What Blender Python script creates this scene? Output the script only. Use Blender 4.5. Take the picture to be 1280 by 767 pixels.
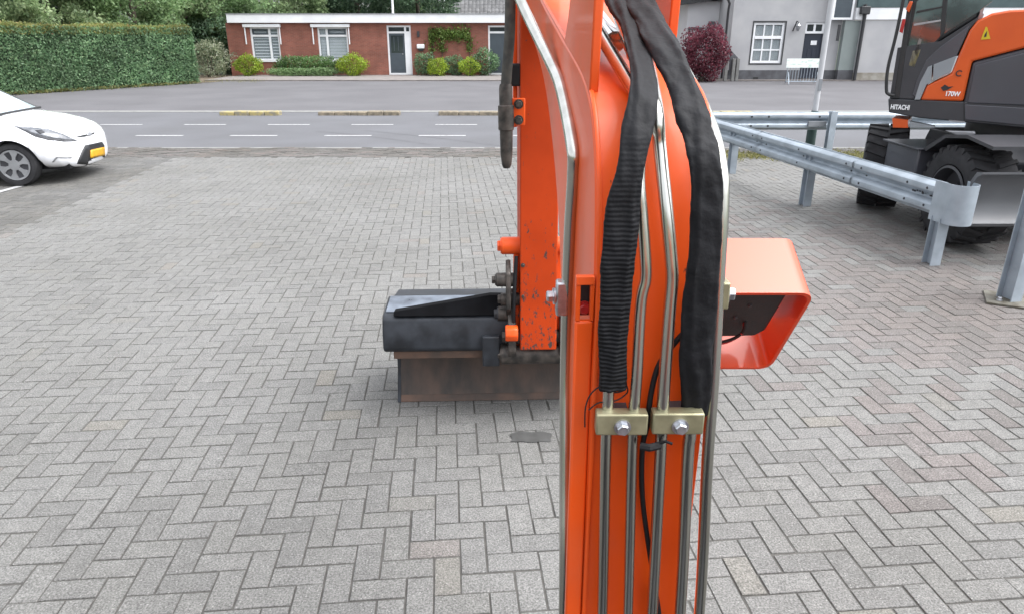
import bpy, bmesh, math, random
import numpy as np
from mathutils import Vector, Matrix, noise
from mathutils.bvhtree import BVHTree
random.seed(7); rng = np.random.default_rng(7)
for o in list(bpy.data.objects): bpy.data.objects.remove(o)
SC = bpy.context.scene; COL = SC.collection
R = math.radians

# ------------------------------------------------------------------ camera, sky, sun, exposure
F, HY, CX, CY, EYE = 880.0, 46.0, 640.0, 383.5, 1.96
TH = math.atan((CY - HY) / F); CT, ST = math.cos(TH), math.sin(TH)
cam = bpy.data.objects.new('camera', bpy.data.cameras.new('camera')); COL.objects.link(cam)
cam.data.sensor_fit = 'HORIZONTAL'; cam.data.sensor_width = 36; cam.data.lens = 36 * F / 1280
cam.data.clip_start = .05; cam.data.clip_end = 2000
cam.location = (0, 0, EYE); cam.rotation_euler = (math.pi / 2 - TH, 0, 0)
SC.camera = cam
SUN_EL, SUN_AZ = R(60), R(98)          # azimuth clockwise from +Y
W = bpy.data.worlds.new('World'); SC.world = W; W.use_nodes = True
nt = W.node_tree; nt.nodes.clear()
sky = nt.nodes.new('ShaderNodeTexSky'); sky.sky_type = 'NISHITA'; sky.sun_disc = False
sky.sun_elevation = SUN_EL; sky.sun_rotation = SUN_AZ; sky.air_density = 1.0; sky.dust_density = 4.0
hs = nt.nodes.new('ShaderNodeHueSaturation'); hs.inputs['Saturation'].default_value = .16
tc = nt.nodes.new('ShaderNodeTexCoord'); nz = nt.nodes.new('ShaderNodeTexNoise')
nz.inputs['Scale'].default_value = 2.2; nz.inputs['Detail'].default_value = 5
cr = nt.nodes.new('ShaderNodeValToRGB'); cr.color_ramp.elements[0].position = .3; cr.color_ramp.elements[1].position = .72
cr.color_ramp.elements[0].color = (.78, .80, .84, 1); cr.color_ramp.elements[1].color = (1.25, 1.25, 1.24, 1)
mx = nt.nodes.new('ShaderNodeMix'); mx.data_type = 'RGBA'; mx.blend_type = 'MULTIPLY'; mx.inputs[0].default_value = 1
bg = nt.nodes.new('ShaderNodeBackground'); bg.inputs['Strength'].default_value = .15
wo = nt.nodes.new('ShaderNodeOutputWorld')
nt.links.new(sky.outputs[0], hs.inputs['Color']); nt.links.new(tc.outputs['Generated'], nz.inputs['Vector'])
nt.links.new(nz.outputs[0], cr.inputs[0]); nt.links.new(hs.outputs[0], mx.inputs[6]); nt.links.new(cr.outputs[0], mx.inputs[7])
sx = nt.nodes.new('ShaderNodeSeparateXYZ'); nt.links.new(tc.outputs['Generated'], sx.inputs[0])
zr = nt.nodes.new('ShaderNodeMapRange'); zr.inputs['To Min'].default_value = .95; zr.inputs['To Max'].default_value = 1.55; nt.links.new(sx.outputs[2], zr.inputs[0])
m2 = nt.nodes.new('ShaderNodeMix'); m2.data_type = 'RGBA'; m2.blend_type = 'MULTIPLY'; m2.inputs[0].default_value = 1
nt.links.new(mx.outputs[2], m2.inputs[6]); nt.links.new(zr.outputs[0], m2.inputs[7])
nt.links.new(m2.outputs[2], bg.inputs['Color']); nt.links.new(bg.outputs[0], wo.inputs[0])
sun = bpy.data.objects.new('sun', bpy.data.lights.new('sun', 'SUN')); COL.objects.link(sun)
sun.data.energy = .6; sun.data.angle = R(58); sun.data.color = (1, .97, .93)
sd = Vector((math.sin(SUN_AZ) * math.cos(SUN_EL), math.cos(SUN_AZ) * math.cos(SUN_EL), math.sin(SUN_EL)))
sun.rotation_euler = (-sd).to_track_quat('-Z', 'Y').to_euler(); sun.location = (0, 0, 30)
SC.view_settings.view_transform = 'Standard'; SC.view_settings.look = 'None'
SC.view_settings.exposure = 1.28; SC.view_settings.gamma = 1

# ------------------------------------------------------------------ measuring helpers (pixel of the survey photo + known distance -> place)
def ray(px, py):
    u = (px - CX) / F; v = (py - CY) / F
    return Vector((u, CT - v * ST, -(v * CT + ST)))
def at(px, py, Y):
    d = ray(px, py); return Vector((0, 0, EYE)) + d * (Y / d.y)
def gnd(px, py, z=0):
    d = ray(px, py); return Vector((0, 0, EYE)) + d * ((z - EYE) / d.z)
def on_plane(px, py, p, n):
    d = ray(px, py); o = Vector((0, 0, EYE)); return o + d * ((p - o).dot(n) / d.dot(n))
def proj(p):
    q = Vector(p) - Vector((0, 0, EYE)); z = q.y * CT - q.z * ST; up = q.y * ST + q.z * CT
    return (CX + F * q.x / z, CY - F * up / z, z)

# ------------------------------------------------------------------ materials
def node(nt, t, **k):
    n = nt.nodes.new(t)
    for a, b in k.items(): setattr(n, a, b)
    return n
def mat(name, c1, c2=None, rough=.6, metal=0, scale=8, detail=6, bump=0, bscale=None, coat=0, rand=0, spec=.5, trans=0, lo=.35, hi=.65, stretch=None, rvar=0):
    m = bpy.data.materials.new(name); m.use_nodes = True; t = m.node_tree; b = t.nodes['Principled BSDF']; L = t.links.new
    b.inputs['Roughness'].default_value = rough; b.inputs['Metallic'].default_value = metal
    b.inputs['Coat Weight'].default_value = coat; b.inputs['Coat IOR'].default_value = 1.5; b.inputs['Coat Roughness'].default_value = .08
    b.inputs['Specular IOR Level'].default_value = spec
    g = node(t, 'ShaderNodeTexCoord'); src = g.outputs['Object']
    if stretch:
        mp = node(t, 'ShaderNodeMapping'); mp.inputs['Scale'].default_value = stretch; L(src, mp.inputs[0]); src = mp.outputs[0]
    n = node(t, 'ShaderNodeTexNoise'); n.inputs['Scale'].default_value = scale; n.inputs['Detail'].default_value = detail; L(src, n.inputs['Vector'])
    if c2 is None: c2 = tuple(x * .82 for x in c1)
    r = node(t, 'ShaderNodeValToRGB'); r.color_ramp.elements[0].position = lo; r.color_ramp.elements[1].position = hi
    r.color_ramp.elements[0].color = (*c2, 1); r.color_ramp.elements[1].color = (*c1, 1); L(n.outputs[0], r.inputs[0])
    out = r.outputs[0]
    if rand:
        ge = node(t, 'ShaderNodeNewGeometry'); oi = node(t, 'ShaderNodeObjectInfo')
        ad = node(t, 'ShaderNodeMath', operation='ADD'); L(ge.outputs['Random Per Island'], ad.inputs[0]); L(oi.outputs['Random'], ad.inputs[1])
        fr = node(t, 'ShaderNodeMath', operation='FRACT'); L(ad.outputs[0], fr.inputs[0])
        mr = node(t, 'ShaderNodeMapRange'); mr.inputs['To Min'].default_value = 1 - rand; mr.inputs['To Max'].default_value = 1 + rand; L(fr.outputs[0], mr.inputs[0])
        mm = node(t, 'ShaderNodeMix', data_type='RGBA', blend_type='MULTIPLY'); mm.inputs[0].default_value = 1
        L(out, mm.inputs[6]); L(mr.outputs[0], mm.inputs[7]); out = mm.outputs[2]
    L(out, b.inputs['Base Color'])
    if rvar:
        m2 = node(t, 'ShaderNodeMapRange'); m2.inputs['To Min'].default_value = rough - rvar; m2.inputs['To Max'].default_value = rough + rvar
        L(n.outputs[0], m2.inputs[0]); L(m2.outputs[0], b.inputs['Roughness'])
    if bump:
        n2 = node(t, 'ShaderNodeTexNoise'); n2.inputs['Scale'].default_value = bscale or scale * 6; n2.inputs['Detail'].default_value = 4; L(src, n2.inputs['Vector'])
        bp = node(t, 'ShaderNodeBump'); bp.inputs['Strength'].default_value = bump; bp.inputs['Distance'].default_value = .01
        L(n2.outputs[0], bp.inputs['Height']); L(bp.outputs[0], b.inputs['Normal'])
    return m
def leafmat(name, ca, cb, cc=None):
    m = bpy.data.materials.new(name); m.use_nodes = True; t = m.node_tree; b = t.nodes['Principled BSDF']; L = t.links.new
    ge = node(t, 'ShaderNodeNewGeometry'); r = node(t, 'ShaderNodeValToRGB')
    r.color_ramp.elements[0].color = (*ca, 1); r.color_ramp.elements[1].color = (*cb, 1)
    if cc: e = r.color_ramp.elements.new(.92); e.color = (*cb, 1); r.color_ramp.elements[-1].color = (*cc, 1)
    L(ge.outputs['Random Per Island'], r.inputs[0])
    n = node(t, 'ShaderNodeTexNoise'); n.inputs['Scale'].default_value = .9; n.inputs['Detail'].default_value = 3
    mr = node(t, 'ShaderNodeMapRange'); mr.inputs['From Min'].default_value = .3; mr.inputs['From Max'].default_value = .7
    mr.inputs['To Min'].default_value = .65; mr.inputs['To Max'].default_value = 1.35
    L(ge.outputs['Position'], n.inputs['Vector']); L(n.outputs[0], mr.inputs[0])
    mm = node(t, 'ShaderNodeMix', data_type='RGBA', blend_type='MULTIPLY'); mm.inputs[0].default_value = 1
    L(r.outputs[0], mm.inputs[6]); L(mr.outputs[0], mm.inputs[7])
    L(mm.outputs[2], b.inputs['Base Color']); b.inputs['Roughness'].default_value = .5
    tl = node(t, 'ShaderNodeBsdfTranslucent'); L(mm.outputs[2], tl.inputs[0])
    ms = node(t, 'ShaderNodeMixShader'); ms.inputs[0].default_value = .5
    L(b.outputs[0], ms.inputs[1]); L(tl.outputs[0], ms.inputs[2]); L(ms.outputs[0], t.nodes['Material Output'].inputs[0])
    return m
def paver(name, stops, stain, sp=1.0, moss=None):
    """exposed-aggregate concrete paver: colour per stone, fine speckle, broad stains"""
    m = bpy.data.materials.new(name); m.use_nodes = True; t = m.node_tree; b = t.nodes['Principled BSDF']; L = t.links.new
    ge = node(t, 'ShaderNodeNewGeometry'); oi = node(t, 'ShaderNodeObjectInfo'); P = ge.outputs['Position']
    ad = node(t, 'ShaderNodeMath', operation='ADD'); L(ge.outputs['Random Per Island'], ad.inputs[0]); L(oi.outputs['Random'], ad.inputs[1])
    fr = node(t, 'ShaderNodeMath', operation='FRACT'); L(ad.outputs[0], fr.inputs[0])
    r = node(t, 'ShaderNodeValToRGB'); r.color_ramp.elements[0].color = (*stops[0][1], 1); r.color_ramp.elements[1].color = (*stops[-1][1], 1)
    for p, c in stops[1:-1]: e = r.color_ramp.elements.new(p); e.color = (*c, 1)
    L(fr.outputs[0], r.inputs[0]); out = r.outputs[0]
    def mul(col, fac_out):
        nonlocal out
        mm = node(t, 'ShaderNodeMix', data_type='RGBA', blend_type='MULTIPLY'); mm.inputs[0].default_value = 1
        L(out, mm.inputs[6]); L(fac_out, mm.inputs[7]); out = mm.outputs[2]
    n1 = node(t, 'ShaderNodeTexNoise'); n1.inputs['Scale'].default_value = 130; n1.inputs['Detail'].default_value = 3; n1.inputs['Roughness'].default_value = .7; L(P, n1.inputs['Vector'])
    r1 = node(t, 'ShaderNodeMapRange'); r1.inputs['From Min'].default_value = .36; r1.inputs['From Max'].default_value = .64
    r1.inputs['To Min'].default_value = 1 - .42 * sp; r1.inputs['To Max'].default_value = 1 + .42 * sp; L(n1.outputs[0], r1.inputs[0]); mul(out, r1.outputs[0])
    n3 = node(t, 'ShaderNodeTexNoise'); n3.inputs['Scale'].default_value = 18; n3.inputs['Detail'].default_value = 4; L(P, n3.inputs['Vector'])
    r3 = node(t, 'ShaderNodeMapRange'); r3.inputs['From Min'].default_value = .3; r3.inputs['From Max'].default_value = .7
    r3.inputs['To Min'].default_value = .9; r3.inputs['To Max'].default_value = 1.1; L(n3.outputs[0], r3.inputs[0]); mul(out, r3.outputs[0])
    n2 = node(t, 'ShaderNodeTexNoise'); n2.inputs['Scale'].default_value = .7; n2.inputs['Detail'].default_value = 5; n2.inputs['Roughness'].default_value = .6; L(P, n2.inputs['Vector'])
    r2 = node(t, 'ShaderNodeValToRGB'); r2.color_ramp.elements[0].position = .33; r2.color_ramp.elements[1].position = .66
    r2.color_ramp.elements[0].color = (*stain, 1); r2.color_ramp.elements[1].color = (1.06, 1.06, 1.06, 1); L(n2.outputs[0], r2.inputs[0]); mul(out, r2.outputs[0])
    v = node(t, 'ShaderNodeTexVoronoi'); v.inputs['Scale'].default_value = 55; L(P, v.inputs['Vector'])
    lt = node(t, 'ShaderNodeMath', operation='LESS_THAN'); lt.inputs[1].default_value = .16; L(v.outputs['Distance'], lt.inputs[0])
    mw = node(t, 'ShaderNodeMix', data_type='RGBA'); L(lt.outputs[0], mw.inputs[0])
    mu = node(t, 'ShaderNodeMath', operation='MULTIPLY'); mu.inputs[1].default_value = .45 * sp; L(lt.outputs[0], mu.inputs[0]); L(mu.outputs[0], mw.inputs[0])
    L(out, mw.inputs[6]); mw.inputs[7].default_value = (.36, .355, .34, 1); out = mw.outputs[2]
    L(out, b.inputs['Base Color']); b.inputs['Roughness'].default_value = .85; b.inputs['Specular IOR Level'].default_value = .3
    bp = node(t, 'ShaderNodeBump'); bp.inputs['Strength'].default_value = .5; bp.inputs['Distance'].default_value = .003
    L(n1.outputs[0], bp.inputs['Height']); L(bp.outputs[0], b.inputs['Normal'])
    return m
M = {}
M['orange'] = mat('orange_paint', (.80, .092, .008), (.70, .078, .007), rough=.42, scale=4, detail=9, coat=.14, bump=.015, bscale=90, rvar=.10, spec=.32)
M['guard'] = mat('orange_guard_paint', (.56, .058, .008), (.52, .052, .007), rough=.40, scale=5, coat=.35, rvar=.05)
M['orange2'] = mat('orange_hood_paint', (0.615, 0.09, 0.009), (0.555, 0.075, 0.0075), rough=.38, scale=3, coat=.3)
m = M['orange']; t = m.node_tree; L = t.links.new; b = t.nodes['Principled BSDF']; tcn = node(t, 'ShaderNodeTexCoord')
for sc_, p0, p1, fac, col, st in ((3.2, .45, .75, .30, (.30, .17, .11, 1), (1, 1, .5)), (34, .70, .73, .85, (.05, .03, .025, 1), (1, 1, .6))):
    mp = node(t, 'ShaderNodeMapping'); mp.inputs['Scale'].default_value = st; L(tcn.outputs['Object'], mp.inputs[0])
    n = node(t, 'ShaderNodeTexNoise'); n.inputs['Scale'].default_value = sc_; n.inputs['Detail'].default_value = 9; n.inputs['Roughness'].default_value = .62; L(mp.outputs[0], n.inputs['Vector'])
    mr = node(t, 'ShaderNodeMapRange'); mr.inputs['From Min'].default_value = p0; mr.inputs['From Max'].default_value = p1; mr.inputs['To Max'].default_value = fac; L(n.outputs[0], mr.inputs[0])
    mxx = node(t, 'ShaderNodeMix', data_type='RGBA'); L(mr.outputs[0], mxx.inputs[0]); L(b.inputs['Base Color'].links[0].from_socket, mxx.inputs[6]); mxx.inputs[7].default_value = col; L(mxx.outputs[2], b.inputs['Base Color'])
# worn paint on the arm: dark chips and scratches; base orange darkened as shade
m = mat('shaded_worn_orange_paint', (.46, .045, .005), (.40, .038, .004), rough=.5, scale=6, spec=.2); t = m.node_tree; L = t.links.new; b = t.nodes['Principled BSDF']
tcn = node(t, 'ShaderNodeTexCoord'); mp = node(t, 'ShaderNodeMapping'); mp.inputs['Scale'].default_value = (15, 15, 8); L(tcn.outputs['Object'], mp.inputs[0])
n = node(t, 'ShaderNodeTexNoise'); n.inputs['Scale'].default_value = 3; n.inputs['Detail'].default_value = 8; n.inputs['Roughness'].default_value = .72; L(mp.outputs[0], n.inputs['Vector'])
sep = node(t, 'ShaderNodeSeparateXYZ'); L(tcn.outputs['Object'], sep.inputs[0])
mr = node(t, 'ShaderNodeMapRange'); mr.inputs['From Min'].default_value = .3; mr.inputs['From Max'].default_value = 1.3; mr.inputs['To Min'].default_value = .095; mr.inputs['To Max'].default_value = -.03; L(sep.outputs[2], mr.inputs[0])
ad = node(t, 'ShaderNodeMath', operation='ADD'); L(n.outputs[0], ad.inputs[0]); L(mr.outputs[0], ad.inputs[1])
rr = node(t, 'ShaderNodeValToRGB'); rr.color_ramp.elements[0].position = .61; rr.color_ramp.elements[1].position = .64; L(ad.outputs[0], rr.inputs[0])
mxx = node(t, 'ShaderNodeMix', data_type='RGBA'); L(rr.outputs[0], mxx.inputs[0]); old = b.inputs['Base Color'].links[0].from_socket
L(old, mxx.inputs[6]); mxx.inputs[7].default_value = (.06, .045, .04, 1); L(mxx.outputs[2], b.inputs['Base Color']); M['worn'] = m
M['dirty'] = mat('dirty_steel_plate', (.14, .135, .115), (.07, .062, .045), rough=.8, scale=14, detail=9)
M['stripe'] = mat('silver_stripe', (.27, .29, .31), (.22, .24, .26), rough=.4, scale=3)
M['galvp'] = mat('pale_pole_paint', (.50, .51, .53), (.40, .41, .43), rough=.5, scale=3)
M['blackr'] = mat('matt_black_steel', (.007, .0075, .009), (.004, .004, .005), rough=.85, scale=9, spec=.12)  # near-black and rough, hardly reflecting
M['bladeg'] = mat('grey_blade_paint', (.105, .11, .12), (.085, .089, .097), rough=.45, scale=3, coat=.1)
M['steel'] = mat('zinc_tube', (.66, .66, .62), (.48, .48, .44), rough=.24, metal=1, scale=14, stretch=(1, 1, .15), rvar=.07)
M['chrome'] = mat('chrome', (.8, .8, .8), rough=.1, metal=1)
M['brass'] = mat('yellow_zinc', (.36, .34, .22), (.22, .21, .13), rough=.48, metal=.6, scale=22, detail=9)
M['bolt'] = mat('zinc_bolt', (.62, .64, .68), (.4, .42, .45), rough=.35, metal=.9, scale=60)
M['galv'] = mat('galvanised_steel', (.40, .455, .51), (.30, .345, .39), rough=.52, metal=.4, scale=5, detail=10, rvar=.1)
M['galvd'] = mat('weathered_galvanised_steel', (0.268, 0.283, 0.305), (0.209, 0.223, 0.238), rough=.55, metal=.4, scale=5, detail=9)
M['fabric'] = mat('black_fabric_sleeve', (.0085, .009, .0115), (.005, .0054, .007), rough=.7, scale=30, bump=.55, bscale=26, spec=.28)
m = mat('ribbed_fabric_sleeve', (.0085, .009, .0115), (.005, .0054, .007), rough=.7, scale=30, bump=.5, bscale=26, spec=.28); t = m.node_tree; L = t.links.new
wv = node(t, 'ShaderNodeTexWave', bands_direction='Z'); wv.inputs['Scale'].default_value = 42; wv.inputs['Distortion'].default_value = .6; wv.inputs['Detail'].default_value = 1
gg = node(t, 'ShaderNodeTexCoord'); L(gg.outputs['Object'], wv.inputs['Vector']); sp_ = node(t, 'ShaderNodeSeparateXYZ'); L(gg.outputs['Object'], sp_.inputs[0])
mk = node(t, 'ShaderNodeMapRange'); mk.inputs['From Min'].default_value = 1.86; mk.inputs['From Max'].default_value = 1.50; L(sp_.outputs[2], mk.inputs[0])
mm_ = node(t, 'ShaderNodeMath', operation='MULTIPLY'); L(wv.outputs['Fac'], mm_.inputs[0]); L(mk.outputs[0], mm_.inputs[1])
b2 = node(t, 'ShaderNodeBump'); b2.inputs['Strength'].default_value = .6; b2.inputs['Distance'].default_value = .0025; L(mm_.outputs[0], b2.inputs['Height'])
bs_ = t.nodes['Principled BSDF']; L(bs_.inputs['Normal'].links[0].from_socket, b2.inputs['Normal']); L(b2.outputs[0], bs_.inputs['Normal']); M['ribbed'] = m
M['rubber'] = mat('black_rubber', (.010, .010, .012), rough=.55, scale=20, bump=.1, spec=.3)
M['hose'] = mat('dusty_hose', (0.07, 0.0665, 0.056), (0.035, 0.035, 0.0336), rough=.7, scale=30)
M['tyre'] = mat('tyre_rubber', (.036, .036, .039), (.022, .022, .024), rough=.8, scale=9, detail=9, bump=.15, spec=.3)
M['blackp'] = mat('black_plastic', (.02, .021, .023), rough=.45, scale=40, bump=.08)
M['bucket'] = mat('dark_bucket_steel', (.036, .041, .050), (.016, .018, .022), rough=.48, metal=.2, scale=11, detail=10, rvar=.12, spec=.4)
M['rust'] = mat('rusty_steel', (.100, .070, .056), (.046, .039, .035), rough=.7, metal=.1, scale=7, detail=12, stretch=(1.6, 1, .6), rvar=.12, bump=.2)
M['edge'] = mat('worn_cutting_edge', (.115, .068, .048), (.056, .042, .035), rough=.65, metal=.1, scale=9, detail=12)
M['skysheen'] = mat('sky_sheen_steel', (.30, .34, .40), (.10, .115, .14), rough=.30, metal=.7, scale=5, detail=10, rvar=.1, lo=.38, hi=.6)  # light bluish tones paint the sky's sheen on the bucket top
M['greasy'] = mat('greasy_steel', (.10, .085, .075), (.03, .028, .026), rough=.5, metal=.4, scale=22)
M['brick'] = None
M['white'] = mat('white_paint', (.82, .83, .85), (.74, .75, .77), rough=.45, scale=2)
M['carwhite'] = mat('white_car_paint', (.84, .85, .88), (.82, .83, .86), rough=.22, coat=.9, scale=2)
M['glassd'] = mat('dark_glass', (.03, .04, .045), (.02, .028, .03), rough=.06, scale=2, spec=.9)
M['glassg'] = mat('green_tinted_glass', (.075, .125, .12), (.02, .04, .04), rough=.05, scale=2.6, spec=1.0, coat=1, lo=.42, hi=.6)
M['screen'] = mat('sky_painted_windscreen_glass', (0.56, 0.672, 0.72), (0.48, 0.592, 0.64), rough=.04, scale=2, spec=1.0, coat=1)  # pale blue base colour paints in the sky reflected by the glass
M['lamp'] = mat('headlamp_lens', (.20, .21, .23), (.06, .065, .075), rough=.12, scale=9, coat=.6, lo=.36, hi=.64)
M['yellow'] = mat('yellow_plate', (0.612, 0.36, 0.0144), (0.562, 0.274, 0.0144), rough=.4, scale=14)
M['silver'] = mat('silver_plastic', (0.386, 0.396, 0.414), rough=.35, metal=.6)
M['gpanel'] = mat('grey_panel_paint', (.060, .062, .074), (.050, .052, .062), rough=.42, scale=2, coat=.15)
M['dpanel'] = mat('dark_grey_paint', (.038, .039, .045), (.029, .030, .035), rough=.5, scale=5, detail=9)
M['asphalt'] = mat('asphalt', (.108, .110, .120), (.092, .093, .100), rough=.9, scale=.6, detail=10, bump=.3, bscale=120)
M['asphalt2'] = mat('old_asphalt', (.108, .106, .113), (.088, .086, .092), rough=.9, scale=.5, detail=10, bump=.3, bscale=120)
M['conc'] = mat('pale_concrete', (0.216, 0.216, 0.21), (0.162, 0.162, 0.156), rough=.9, scale=6, detail=8)
M['walk'] = mat('pavement_slabs', (0.209, 0.186, 0.174), (0.145, 0.133, 0.128), rough=.9, scale=3, detail=9)
M['sand'] = mat('joint_sand', (.086, .083, .076), (.056, .054, .050), rough=.95, scale=20)
M['soil'] = mat('bare_soil', (0.154, 0.119, 0.084), (0.091, 0.0735, 0.0525), rough=.95, scale=4, detail=9)
M['grassg'] = mat('meadow_ground', (.06, .09, .03), (.04, .06, .02), rough=.95, scale=2)
M['line'] = mat('road_paint', (.42, .42, .425), (.24, .24, .245), rough=.7, scale=14, lo=.32, hi=.55)
M['yline'] = mat('worn_yellow_kerb', (.36, .30, .13), (.22, .20, .15), rough=.85, scale=9, detail=9, lo=.42, hi=.6)
M['kerbb'] = mat('dirty_kerb', (.26, .22, .16), (.13, .115, .09), rough=.9, scale=9, detail=9)
M['render'] = mat('grey_render', (0.422, 0.422, 0.429), (0.362, 0.362, 0.377), rough=.9, scale=1.2, detail=8)
M['renderw'] = mat('white_render', (0.554, 0.554, 0.571), (0.504, 0.504, 0.521), rough=.9, scale=1.2)
M['renderg'] = mat('greenish_render', (0.27, 0.304, 0.297), (0.223, 0.257, 0.25), rough=.9, scale=.8, detail=8)
M['plinth'] = mat('dark_plinth', (0.107, 0.111, 0.122), (0.0715, 0.0715, 0.0786), rough=.85, scale=3, detail=8)
M['stain'] = mat('stained_plinth', (0.325, 0.312, 0.28), (0.195, 0.176, 0.143), rough=.9, scale=3, detail=9)
M['slate'] = mat('grey_door_paint', (0.06, 0.078, 0.093), (0.051, 0.066, 0.081), rough=.5, scale=3)
M['navy'] = mat('navy_door_paint', (0.021, 0.027, 0.045), rough=.45, scale=3)
M['blind'] = mat('blind_slat', (0.446, 0.459, 0.471), (0.397, 0.409, 0.422), rough=.6, scale=4)
M['curtain'] = mat('net_curtain', (0.294, 0.294, 0.294), (0.175, 0.175, 0.175), rough=.9, scale=12, stretch=(3, 1, .3))
M['pipe'] = mat('dark_pipe', (0.036, 0.0372, 0.0408), rough=.5, scale=4)
M['tile'] = mat('grey_roof_tile', (0.144, 0.144, 0.147), (0.096, 0.096, 0.099), rough=.85, scale=4, rand=.15)
M['teal'] = mat('teal_fascia', (0.06, 0.096, 0.102), (0.048, 0.078, 0.084), rough=.6, scale=3)
M['bark'] = mat('bark', (.12, .095, .07), (.06, .05, .04), rough=.9, scale=12, bump=.5)
M['redrefl'] = mat('red_lamp', (0.42, 0.021, 0.021), rough=.3)
M['green_dark'] = mat('dark_green_box', (.02, .05, .045), rough=.5)
M['wyellow'] = mat('warning_yellow', (0.595, 0.434, 0.014), rough=.5)
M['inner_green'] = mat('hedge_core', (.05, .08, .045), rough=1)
M['banner'] = mat('printed_banner', (.80, .84, .82), (.55, .68, .60), rough=.6, scale=6, detail=6, lo=.36, hi=.44, stretch=(1, 1, 3))
# brick wall of the far bungalow: bricks are about 5 x 1.5 pixels there
def brickmat():
    m = bpy.data.materials.new('red_brickwork'); m.use_nodes = True; t = m.node_tree; b = t.nodes['Principled BSDF']; L = t.links.new
    g = node(t, 'ShaderNodeTexCoord'); mp = node(t, 'ShaderNodeMapping'); mp.inputs['Rotation'].default_value = (R(90), 0, 0); L(g.outputs['Object'], mp.inputs[0])
    k = node(t, 'ShaderNodeTexBrick'); k.inputs['Color1'].default_value = (.265, .090, .062, 1); k.inputs['Color2'].default_value = (.21, .072, .050, 1)
    k.inputs['Mortar'].default_value = (.22, .14, .115, 1); k.inputs['Scale'].default_value = 1; k.inputs['Brick Width'].default_value = .22; k.inputs['Row Height'].default_value = .065
    k.inputs['Mortar Size'].default_value = .006; L(mp.outputs[0], k.inputs['Vector'])
    n = node(t, 'ShaderNodeTexNoise'); n.inputs['Scale'].default_value = 1.5; n.inputs['Detail'].default_value = 8; L(g.outputs['Object'], n.inputs['Vector'])
    mr = node(t, 'ShaderNodeMapRange'); mr.inputs['From Min'].default_value = .3; mr.inputs['From Max'].default_value = .7; mr.inputs['To Min'].default_value = .8; mr.inputs['To Max'].default_value = 1.2; L(n.outputs[0], mr.inputs[0])
    mm = node(t, 'ShaderNodeMix', data_type='RGBA', blend_type='MULTIPLY'); mm.inputs[0].default_value = 1; L(k.outputs[0], mm.inputs[6]); L(mr.outputs[0], mm.inputs[7])
    L(mm.outputs[2], b.inputs['Base Color']); b.inputs['Roughness'].default_value = .9
    return m
M['brick'] = brickmat()
M['paver'] = paver('grey_concrete_paver', [(0, (.136, .135, .131)), (.15, (.148, .147, .143)), (.55, (.160, .159, .154)), (.96, (.152, .151, .145)), (.985, (.160, .153, .138)), (1, (.156, .145, .138))], (.87, .865, .85))
M['paver2'] = paver('dark_clinker', [(0, (.096, .095, .093)), (.5, (.112, .111, .108)), (1, (.127, .124, .118))], (.86, .84, .80), sp=.6)
M['paver3'] = paver('mixed_clinker', [(0, (.085, .082, .079)), (.5, (.112, .107, .103)), (1, (.135, .118, .113))], (.80, .78, .72), sp=.8)
M['paver4'] = paver('pinkish_paver', [(0, (.124, .117, .113)), (.5, (.142, .132, .128)), (1, (.150, .136, .130))], (.87, .85, .83))
LF = {'hedge': leafmat('hedge_leaf', (.095, .185, .095), (.24, .37, .20), (.32, .43, .24)),
      'hedgetop': leafmat('young_hedge_leaf', (.15, .20, .06), (.27, .26, .09), (.30, .17, .08)),
      'light': leafmat('pale_leaf', (.16, .245, .115), (.36, .45, .24)),
      'mid': leafmat('mid_green_leaf', (.12, .21, .09), (.26, .37, .17)),
      'dark': leafmat('dark_leaf', (.05, .10, .06), (.15, .23, .13)),
      'lime': leafmat('lime_leaf', (.17, .26, .025), (.38, .48, .06)),
      'shrub': leafmat('shrub_leaf', (.07, .15, .05), (.19, .32, .11), (.50, .50, .42)),
      'purple': leafmat('purple_leaf', (.07, .018, .032), (.25, .065, .09)),
      'white': leafmat('pale_flower', (.16, .20, .11), (.32, .34, .24), (.55, .56, .48)),
      'vine': leafmat('vine_leaf', (.08, .15, .03), (.22, .30, .08)),
      'grass': leafmat('grass_blade', (.10, .11, .03), (.28, .26, .10))}

# ------------------------------------------------------------------ mesh helpers
OFF = {}
def thing(name, label, cat, loc=(0, 0, 0), group=None):
    o = bpy.data.objects.new(name, None); COL.objects.link(o); o.location = loc; o.empty_display_size = .2
    o['label'] = label; o['category'] = cat
    if group: o['group'] = group
    OFF[o] = Vector(loc); return o
def tag(o, label, cat, group=None):
    o['label'] = label; o['category'] = cat
    if group: o['group'] = group
    return o
def link(name, me, m, parent=None, kind=None):
    o = bpy.data.objects.new(name, me); COL.objects.link(o)
    if m: me.materials.append(m)
    if parent: o.parent = parent; OFF[o] = OFF.get(parent, Vector())
    else: OFF[o] = Vector()
    if kind: o['kind'] = kind
    return o
def obj(name, bm, m, parent=None, smooth=None, bevel=0, kind=None, seg=2, label=None):
    off = OFF.get(parent, Vector()) if parent else Vector()
    if off.length: bmesh.ops.translate(bm, verts=bm.verts, vec=-off)
    bmesh.ops.recalc_face_normals(bm, faces=bm.faces)
    me = bpy.data.meshes.new(name); bm.to_mesh(me); bm.free()
    if smooth is not None:
        for p in me.polygons: p.use_smooth = True
        me.set_sharp_from_angle(angle=R(smooth))
    o = link(name, me, m, parent, kind)
    if bevel:
        b = o.modifiers.new('bevel', 'BEVEL'); b.width = bevel; b.segments = seg; b.limit_method = 'ANGLE'; b.angle_limit = R(35)
        if smooth is None:
            for p in me.polygons: p.use_smooth = True
            me.set_sharp_from_angle(angle=R(50))
    if label: o['label'] = label
    return o
B = bmesh.new
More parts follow.
